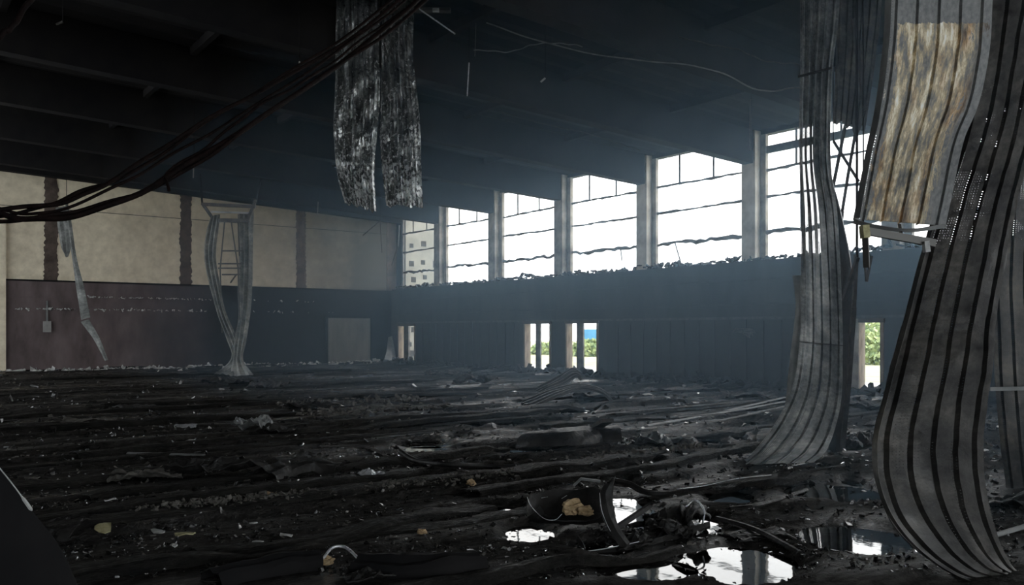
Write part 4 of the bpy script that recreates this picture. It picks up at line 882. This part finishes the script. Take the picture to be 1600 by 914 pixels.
for i, (px, py, w_, d_, h_, mt, lab) in enumerate((
        (1045, 830, 0.36, 0.3, 0.14, 'black', 'creased black scrap inside the foreground heap beside the folded panel'), (935, 800, 0.25, 0.3, 0.16, 'black', 'creased black scrap at the foot of the upright curl'),
        (1020, 815, 0.16, 0.14, 0.10, 'foil', 'small greenish silver scrap inside the foreground heap'), (985, 845, 0.3, 0.2, 0.08, 'black', 'flat black scrap under the slanting bar'),
        (1185, 838, 0.5, 0.25, 0.05, 'black', 'flat ribbed black scrap between the heap and the big curled sheet'), (1012, 690, 0.6, 0.5, 0.22, 'foil', 'shiny crumpled scrap at the end of the long bulky sheet'),
        (395, 672, 0.55, 0.6, 0.30, 'grey', 'pale peaked scrap on the floor below the curled sheets'), (440, 672, 0.6, 0.5, 0.16, 'black', 'dark crumpled scrap beside the pale peaked scrap'),
        (370, 604, 1.6, 1.2, 0.30, 'black', 'black humped scrap near the foot of the curled sheets'), (420, 604, 0.9, 0.8, 0.25, 'steel', 'small black scrap with a raised tip near the cream wall'),
        (230, 748, 0.7, 0.5, 0.14, 'ash', 'grey ragged scrap on the darker half of the floor'), (340, 742, 1.0, 0.5, 0.26, 'black', 'tall black scrap with a sharp peak beside the bulky roll'),
        (70, 830, 0.6, 0.5, 0.10, 'black', 'flat black scrap near the leaning plate'), (210, 640, 0.7, 0.5, 0.12, 'steel', 'dark torn scrap with a pale edge far from the windows'),
        (580, 742, 0.24, 0.16, 0.09, 'bright', 'small bright crumpled foil in the middle of the floor'), (640, 640, 1.6, 0.8, 0.14, 'ash', 'low pile of grey ash-covered sheet in the middle of the floor'),
        (290, 665, 0.32, 0.26, 0.03, 'bright', 'white flat plate on the floor below the curled sheets'), (745, 600, 1.2, 0.8, 0.35, 'black', 'black lump of scrap in front of the window wall'),
        (700, 588, 1.5, 0.8, 0.28, 'black', 'black torn sheet near the hall corner'), (1060, 612, 1.6, 0.8, 0.18, 'black', 'low black scrap at the foot of the window wall'),
        (1170, 622, 1.2, 0.6, 0.22, 'black', 'dark scrap at the foot of the arching strip'), (1350, 640, 0.9, 0.6, 0.2, 'black', 'dark scrap in front of the doorway by the hanging sheets'),
        (1345, 700, 0.6, 0.5, 0.2, 'black', 'dark scrap between the swept strip and the big curled sheet'), (1580, 790, 0.7, 0.5, 0.14, 'black', 'dark scrap behind the big curled sheet'),
        (575, 905, 0.30, 0.25, 0.08, 'black', 'dark scrap between the rolls of scrap at the lower frame edge'), (140, 660, 0.8, 0.5, 0.1, 'ash', 'ash-grey torn sheet on the left part of the floor'),
        (480, 640, 0.9, 0.5, 0.14, 'black', 'dark scrap on the open floor behind the pale peaked one'), (930, 625, 1.0, 0.6, 0.16, 'black', 'dark scrap in front of the arched sheets'))):
    crumple('crumpled_scrap', px, py, w_, d_, h_, 100 + i, M[mt], lab)
# long bulky sheet in the middle
def flat_strip(name, pts_, wid, prof, mat, lab, cat, group=None, lift=0.02, n=40, rough=0.01, seed=0):
    E = []
    for px, py, z in pts_:
        p = gp(px, py); E.append(p + np.array((0, 0, z + lift)))
    E = spline(E, max(len(E), 12)); T = np.gradient(E, axis=0); ed = []
    for p, t in zip(E, T):
        s = np.cross(t, (0, 0, 1)); s /= np.linalg.norm(s) + 1e-9; ed.append((p + s * wid / 2, p - s * wid / 2))
    return tag(sheet(name, ed, prof, mat, None, n, 0.008, rough, 3, seed), lab, cat, group)
U_ = [(0, 0), (0.08, 0.10), (0.2, 0.15), (0.5, 0.17), (0.8, 0.15), (0.92, 0.10), (1, 0)]
flat_strip('bulky_sheet', [(830, 694, 0), (870, 694, 0.03), (920, 692, 0.04), (968, 686, 0.02)], 0.7, U_, M['black'], 'long bulky black sheet rolled over like a gutter on the middle floor', 'scrap sheet', None, 0.0, 40, 0.03, 71)
tag(MB().bar(at(962, 706, 11.0), at(968, 692, 11.2), 0.03).bar(at(965, 703, 11.0), at(985, 690, 11.4), 0.035, 0.02).build('pale_stick', M['pale']), 'pale forked stick lying at the end of the long bulky sheet', 'stick')
tag(MB().bar(gp(930, 690) + (0, 0, 0.2), gp(950, 690) + (0, 0, 0.28), 0.16, 0.05).build('tilted_slat', M['steel']), 'dark slat tilted up on the long bulky sheet', 'slat')
# arched sheets before the window wall
E = pe([(828, 612, 21.5, 836, 622, 20.5), (850, 600, 21.5, 856, 612, 20.5), (875, 586, 21.8, 880, 602, 20.8), (893, 576, 22, 900, 590, 21), (905, 582, 22, 908, 596, 21)])
tag(sheet('arched_sheet', E, refine(ribs(4, 0.05, 0.1, 0.2), 2), M['black'], None, 36, 0.01, 0.04, 1.5, 73), 'black ribbed sheet rising like a ramp in front of the double doorways', 'scrap sheet', 'arched sheets in front of the double doorways')
E = pe([(790, 640, 18, 800, 652, 16.5), (830, 622, 18.2, 842, 634, 17), (868, 608, 18.5, 880, 616, 17.5), (900, 602, 18.8, 908, 608, 17.8), (935, 608, 18.8, 938, 614, 17.8), (956, 624, 18.5, 958, 630, 17.8)])
tag(sheet('arched_sheet', E, refine(ribs(4, 0.04, 0.1, 0.2), 2), M['black'], None, 44, 0.01, 0.03, 1.5, 77), 'black ribbed sheet bowed in a long arch, nearer than the ramp-like one', 'scrap sheet', 'arched sheets in front of the double doorways')
# rails and strips lying on the floor
G = 'narrow strips lying on the floor'
for i, (pts_, wid, mt, lab) in enumerate((
        ([(1010, 668, 0.02), (1090, 655, 0.03), (1160, 640, 0.04), (1226, 626, 0.06)], 0.09, 'grey', 'longest grey strip fanning out towards the swept strip'),
        ([(1040, 672, 0.02), (1120, 662, 0.03), (1225, 640, 0.05)], 0.07, 'steel', 'second grey strip of the fan behind the swept strip'),
        ([(1060, 655, 0.02), (1130, 648, 0.03), (1226, 632, 0.05)], 0.06, 'grey', 'thin grey strip inside the fan behind the swept strip'),
        ([(900, 655, 0.02), (1000, 645, 0.03), (1180, 630, 0.04)], 0.07, 'steel', 'long dark strip running towards the fan of strips'),
        ([(200, 712, 0.02), (260, 715, 0.03), (320, 715, 0.02)], 0.05, 'grey', 'pale strip on the floor below the white plate'),
        ([(660, 668, 0.02), (740, 662, 0.03), (850, 652, 0.02)], 0.08, 'steel', 'dark strip across the middle of the floor'),
        ([(420, 695, 0.03), (540, 690, 0.04), (700, 675, 0.03)], 0.09, 'black', 'black strip running past the pale peaked scrap'),
        ([(1140, 800, 0.02), (1190, 795, 0.03), (1260, 770, 0.02)], 0.05, 'black', 'black strip beside the round puddle'),
        ([(1120, 815, 0.02), (1180, 835, 0.03), (1250, 870, 0.02)], 0.06, 'black', 'black strip slanting from the curled drum towards the lower frame edge'),
        ([(1545, 845, 0.02), (1570, 838, 0.02), (1610, 828, 0.03)], 0.05, 'grey', 'pale edged strip behind the big curled sheet'),
        ([(600, 712, 0.02), (560, 700, 0.02), (500, 702, 0.02)], 0.05, 'steel', 'dark strip above the bright crumpled foil'),
        ([(410, 660, 0.02), (480, 655, 0.03), (560, 648, 0.02)], 0.06, 'ash', 'ash-covered strip behind the pale peaked scrap'))):
    flat_strip('floor_strip', pts_, wid, [(0, 0), (0.3, 0.015), (0.7, 0.015), (1, 0)], M[mt], lab, 'metal strip', G, 0.01, 36, 0.004, 80 + i)
def floor_tube(name, pts_, r, mat, lab, cat, group=None, n=40):
    P = spline([gp(px, py) + np.array((0, 0, z + r * 0.8)) for px, py, z in pts_], n)
    return tag(MB().tube(P, r, 10).build(name, mat, None, True), lab, cat, group)
floor_tube('curved_pipe', [(624, 716, 0.06), (650, 723, 0.0), (700, 729, 0.0), (760, 732, 0.0), (806, 733, 0.0)], 0.03, M['black'], 'thin curved black pipe lying on the middle of the floor', 'pipe')
R_ = [(0, -0.02), (0.06, 0.05), (0.18, 0.085), (0.4, 0.07), (0.55, 0.095), (0.8, 0.08), (0.93, 0.05), (1, -0.02)]
G = 'rolled scrap at the lower frame edge'
flat_strip('rolled_scrap', [(330, 912, 0), (390, 897, 0.01), (440, 888, 0.02), (500, 880, 0.0)], 0.26, refine(R_, 2), M['soot'], 'charred rolled scrap at the lower frame edge, the piece furthest from the windows', 'scrap sheet', G, 0.0, 60, 0.05, 171)
flat_strip('rolled_scrap', [(560, 893, 0.0), (620, 897, 0.01), (690, 893, 0.01), (748, 884, 0.0)], 0.28, refine(R_, 2), M['soot'], 'charred rolled scrap at the lower frame edge beside the speckled puddle', 'scrap sheet', G, 0.0, 60, 0.05, 172)
flat_strip('bulky_roll', [(412, 750, 0), (450, 744, 0.05), (490, 739, 0.06), (530, 737, 0.02)], 0.34, refine(R_, 2), M['black'], 'bulky black rolled sheet beside the bright crumpled foil', 'scrap sheet', None, 0.0, 60, 0.06, 173)
floor_tube('bent_wire', [(505, 886, 0.05), (520, 881, 0.10), (540, 881, 0.10), (560, 887, 0.05), (578, 902, 0.02)], 0.010, M['bright'], 'thin bright wire bowed between the rolls of scrap', 'wire')
lump('foam_lump', 510, 880, None, 0.05, 0.03, 14, M['tan'], 'small tan piece beside the bowed bright wire', group='tan foam lumps')
for i, (px, py, w_, lab) in enumerate(((424, 779, 0.055, 'tan foam lump on the long ashy board'), (736, 757, 0.045, 'tan foam lump below the narrow bright puddle'), (658, 834, 0.036, 'lone tan foam lump on the open black floor'), (572, 770, 0.03, 'little pale foam crumb on the long ashy board'))):
    lump('foam_lump', px, py, None, w_, w_ * 0.7, 20 + i, M['tan'] if i < 3 else M['pale'], lab, group='tan foam lumps')
# leaning plate at the near corner
r_ = empty('leaning_plate', at(20, 1130, 3.45))
E = pe([(-70, 648, 3.6, -70, 1130, 3.45), (0, 731, 3.62, 0, 1130, 3.45), (50, 798, 3.64, 50, 1120, 3.45), (92, 852, 3.66, 92, 1115, 3.5), (128, 930, 3.66, 122, 1110, 3.5)])
sheet('plate', E, [(0, 0), (0.25, 0.02), (0.5, 0.0), (0.75, 0.02), (1, 0)], M['soot'], r_, 40, 0.02, 0.02, 5, 91)
MB().tube(spline([at(-8, 722, 3.61), at(20, 757, 3.62), at(40, 784, 3.63), at(50, 798, 3.63)], 14), [0.003] * 8 + [0.008] * 5 + [0.003], 6).build('pale_edge', M['pale'], r_)
tag(r_, 'black plate leaning at the near frame corner with a pale chipped edge', 'plate')
# flakes: pale scraps of coating one could pick up
def flake(px, py, w, d, ang, mat, lab, seed):
    c = gp(px, py); g = random.Random(seed); k = 9; V = []
    for i in range(k):
        a = 2 * math.pi * i / k; r = g.uniform(0.65, 1.0); x, y = math.cos(a) * w * r, math.sin(a) * d * r
        p = c + RGT * (x * math.cos(ang) - y * math.sin(ang)) + FWD * (x * math.sin(ang) + y * math.cos(ang)); p[2] = max(fh(p[0], p[1]), 0) + 0.012 + g.uniform(0, 0.014); V.append(p)
    V += [v + np.array((0, 0, 0.008)) for v in V]
    Fc = [tuple(range(k))[::-1], tuple(range(k, 2 * k))] + [(i, (i + 1) % k, k + (i + 1) % k, k + i) for i in range(k)]
    tag(make('flake', V, Fc, mat), lab, 'flake', 'pale flakes on the floor')
for i, (px, py, w_, d_, a, mt, lab) in enumerate(((161, 825, 0.085, 0.10, 0.5, 'straw', 'yellow leaf-shaped flake on the near floor'), (246, 834, 0.05, 0.10, 0.8, 'pale', 'white pointed flake beside the yellow leaf-shaped one'),
        (92, 828, 0.06, 0.07, 0.2, 'ash', 'grey round flake near the leaning plate'), (290, 839, 0.10, 0.05, 0.1, 'straw', 'dull yellow flake beyond the white pointed one'), (272, 856, 0.03, 0.05, 0.4, 'pale', 'small pale flake below the white pointed one'),
        (50, 750, 0.10, 0.06, 0.0, 'ash', 'grey flat flake above the leaning plate'), (102, 724, 0.022, 0.10, 0.0, 'pale', 'small upright-looking pale flake on the far floor'), (172, 786, 0.02, 0.14, 0.0, 'pale', 'thin pale sliver on the dark floor'),
        (448, 838, 0.06, 0.03, 0.0, 'pale', 'pale flat flake on the open black floor'), (403, 851, 0.05, 0.03, 0.0, 'pale', 'small flat flake on the black floor in front'), (507, 851, 0.05, 0.03, 0.2, 'ash', 'grey flake on the black floor near the lone foam lump'),
        (396, 822, 0.04, 0.02, 0.0, 'pale', 'tiny pale flake below the long ashy board'), (160, 905, 0.03, 0.02, 0.4, 'bright', 'glinting flake near the lower frame edge'), (183, 906, 0.02, 0.02, 0.4, 'bright', 'second glinting flake near the lower frame edge'),
        (85, 895, 0.03, 0.06, 0.5, 'straw', 'yellowish flake near the lower frame corner'), (1012, 705, 0.07, 0.03, 0.2, 'pale', 'pale flake beside the shiny crumpled scrap'), (1064, 838, 0.03, 0.02, 0.1, 'pale', 'small pale flake in front of the folded panel'),
        (1080, 853, 0.04, 0.02, 0.1, 'ash', 'grey flake in front of the folded panel'), (925, 735, 0.05, 0.02, 0.1, 'pale', 'pale flake behind the broken stick'), (385, 752, 0.05, 0.12, 0.3, 'ash', 'grey upright flake in front of the tall black scrap'),
        (1010, 618, 0.16, 0.2, 0.1, 'pale', 'pale flake at the foot of the window wall'), (1140, 623, 0.16, 0.25, 0.1, 'bright', 'white flake at the foot of the window wall near the arching strip'),
        (348, 628, 0.10, 0.08, 0.1, 'bright', 'bright flake below the curled sheets'), (324, 628, 0.03, 0.3, 0.1, 'bright', 'bright sliver below the curled sheets'), (300, 689, 0.07, 0.06, 0.3, 'pale', 'pale flake below the white flat plate'))):
    flake(px, py, w_, d_, a, M[mt], lab, 200 + i)
# fine rubble nobody could count
def scatter(n, seed, py_lo=575, py_hi=913, px_lo=-20, px_hi=1620, power=1.0):
    g = np.random.default_rng(seed); m = n * 2
    px = g.uniform(px_lo, px_hi, m); py = py_lo + (py_hi - py_lo) * g.random(m) ** power
    d = CAM[2] * F / (py - HY); X = CAM[0] + RGT[0] * (px - 800) / F * d + FWD[0] * d; Y = CAM[1] + RGT[1] * (px - 800) / F * d + FWD[1] * d
    ok = (X < -0.4) & (Y < -0.15) & ((puddle_pit(X, Y) < 0.5) | (g.random(m) < 0.25))
    X, Y = X[ok][:n], Y[ok][:n]; return np.stack((X, Y, np.maximum(floor_h(X, Y), -0.01) + 0.004), -1)
def dsize(lo, hi):
    return lambda r, n: lo + (hi - lo) * r.random(n) ** 3
tag(chips('rubble', scatter(9000, 1), dsize(0.006, 0.05), M['wetchip'], 11, 0.5), 'fine charred rubble strewn over the whole floor', 'rubble')
tag(chips('ash_crumbs', scatter(2600, 2), dsize(0.005, 0.035), M['ash'], 12, 0.45), 'grey ash crumbs strewn over the floor', 'ash crumbs')
tag(chips('glint_crumbs', scatter(1100, 5, 590, 913, 420, 1500, 0.8), dsize(0.005, 0.030), M['glint'], 17, 0.4), 'tiny bright metal chips added as glints on the wet floor', 'metal shards')  # bright chips added to give the floor its glints
tag(chips('pale_crumbs', scatter(500, 3), dsize(0.005, 0.035), M['pale'], 13, 0.4), 'tiny pale crumbs scattered over the floor', 'crumbs')
def ash_line(pts_, n, spread, seed):
    g = np.random.default_rng(seed); P = spline([on_floor(*p) for p in pts_], 60); i = g.integers(0, 60, n); X = P[i, 0] + g.normal(0, 0.12, n); Y = P[i, 1] + g.normal(0, spread, n)
    return np.stack((X, Y, floor_h(X, Y) + 0.03 + 0.03 * g.random(n)), -1)
AL = np.vstack((ash_line([(370, 803), (470, 790), (600, 775), (700, 764), (800, 752)], 900, 0.12, 1), ash_line([(480, 655), (580, 646), (680, 640)], 500, 0.35, 2), ash_line([(440, 640), (560, 634), (660, 628)], 250, 0.25, 3),
                ash_line([(230, 815), (320, 806), (400, 796)], 260, 0.10, 4), ash_line([(900, 730), (1020, 718), (1120, 708)], 200, 0.15, 5)))
tag(chips('ash_ridge', AL, dsize(0.008, 0.045), M['ash'], 16, 0.6), 'grey lumpy ash lying in ridges on the warped boards', 'ash')
n = 420; xs = np.array([wx(p) for p in RNG.uniform(-10, 640, n)]); yb = -RNG.uniform(0.1, 0.9, n)
pts = np.stack((xs, yb, floor_h(xs, yb) + 0.02), -1)
tag(chips('wall_foot_ash', pts, dsize(0.01, 0.07), M['pale'], 14, 0.25), 'pale ash and scraps along the foot of the cream wall', 'ash')
n = 700; yb = RNG.uniform(-26, -0.5, n); xs = -RNG.uniform(0.35, 1.3, n)
tag(chips('wall_foot_rubble', np.stack((xs, yb, floor_h(xs, yb) + 0.03), -1), dsize(0.03, 0.11), M['cladding'], 15, 0.5), 'charred rubble along the foot of the window wall', 'rubble')

# ------------------------------------------------------------------ thin smoke in the hall
hm = bpy.data.materials.new('thin_smoke'); hm.use_nodes = True; nt = hm.node_tree
nt.nodes.remove(nt.nodes['Principled BSDF'])
vs = nt.nodes.new('ShaderNodeVolumeScatter'); vs.inputs['Color'].default_value = (0.50, 0.76, 1.0, 1); vs.inputs['Density'].default_value = 0.0128; vs.inputs['Anisotropy'].default_value = 0.55
nt.links.new(vs.outputs[0], nt.nodes['Material Output'].inputs['Volume'])
h = MB().box((-13.5, YN + 0.5, -0.2), (-0.31, -3.0, 7.5)).build('smoke_haze', hm)
h['kind'] = 'stuff'; tag(h, 'thin bluish smoke hanging along the window wall', 'haze')
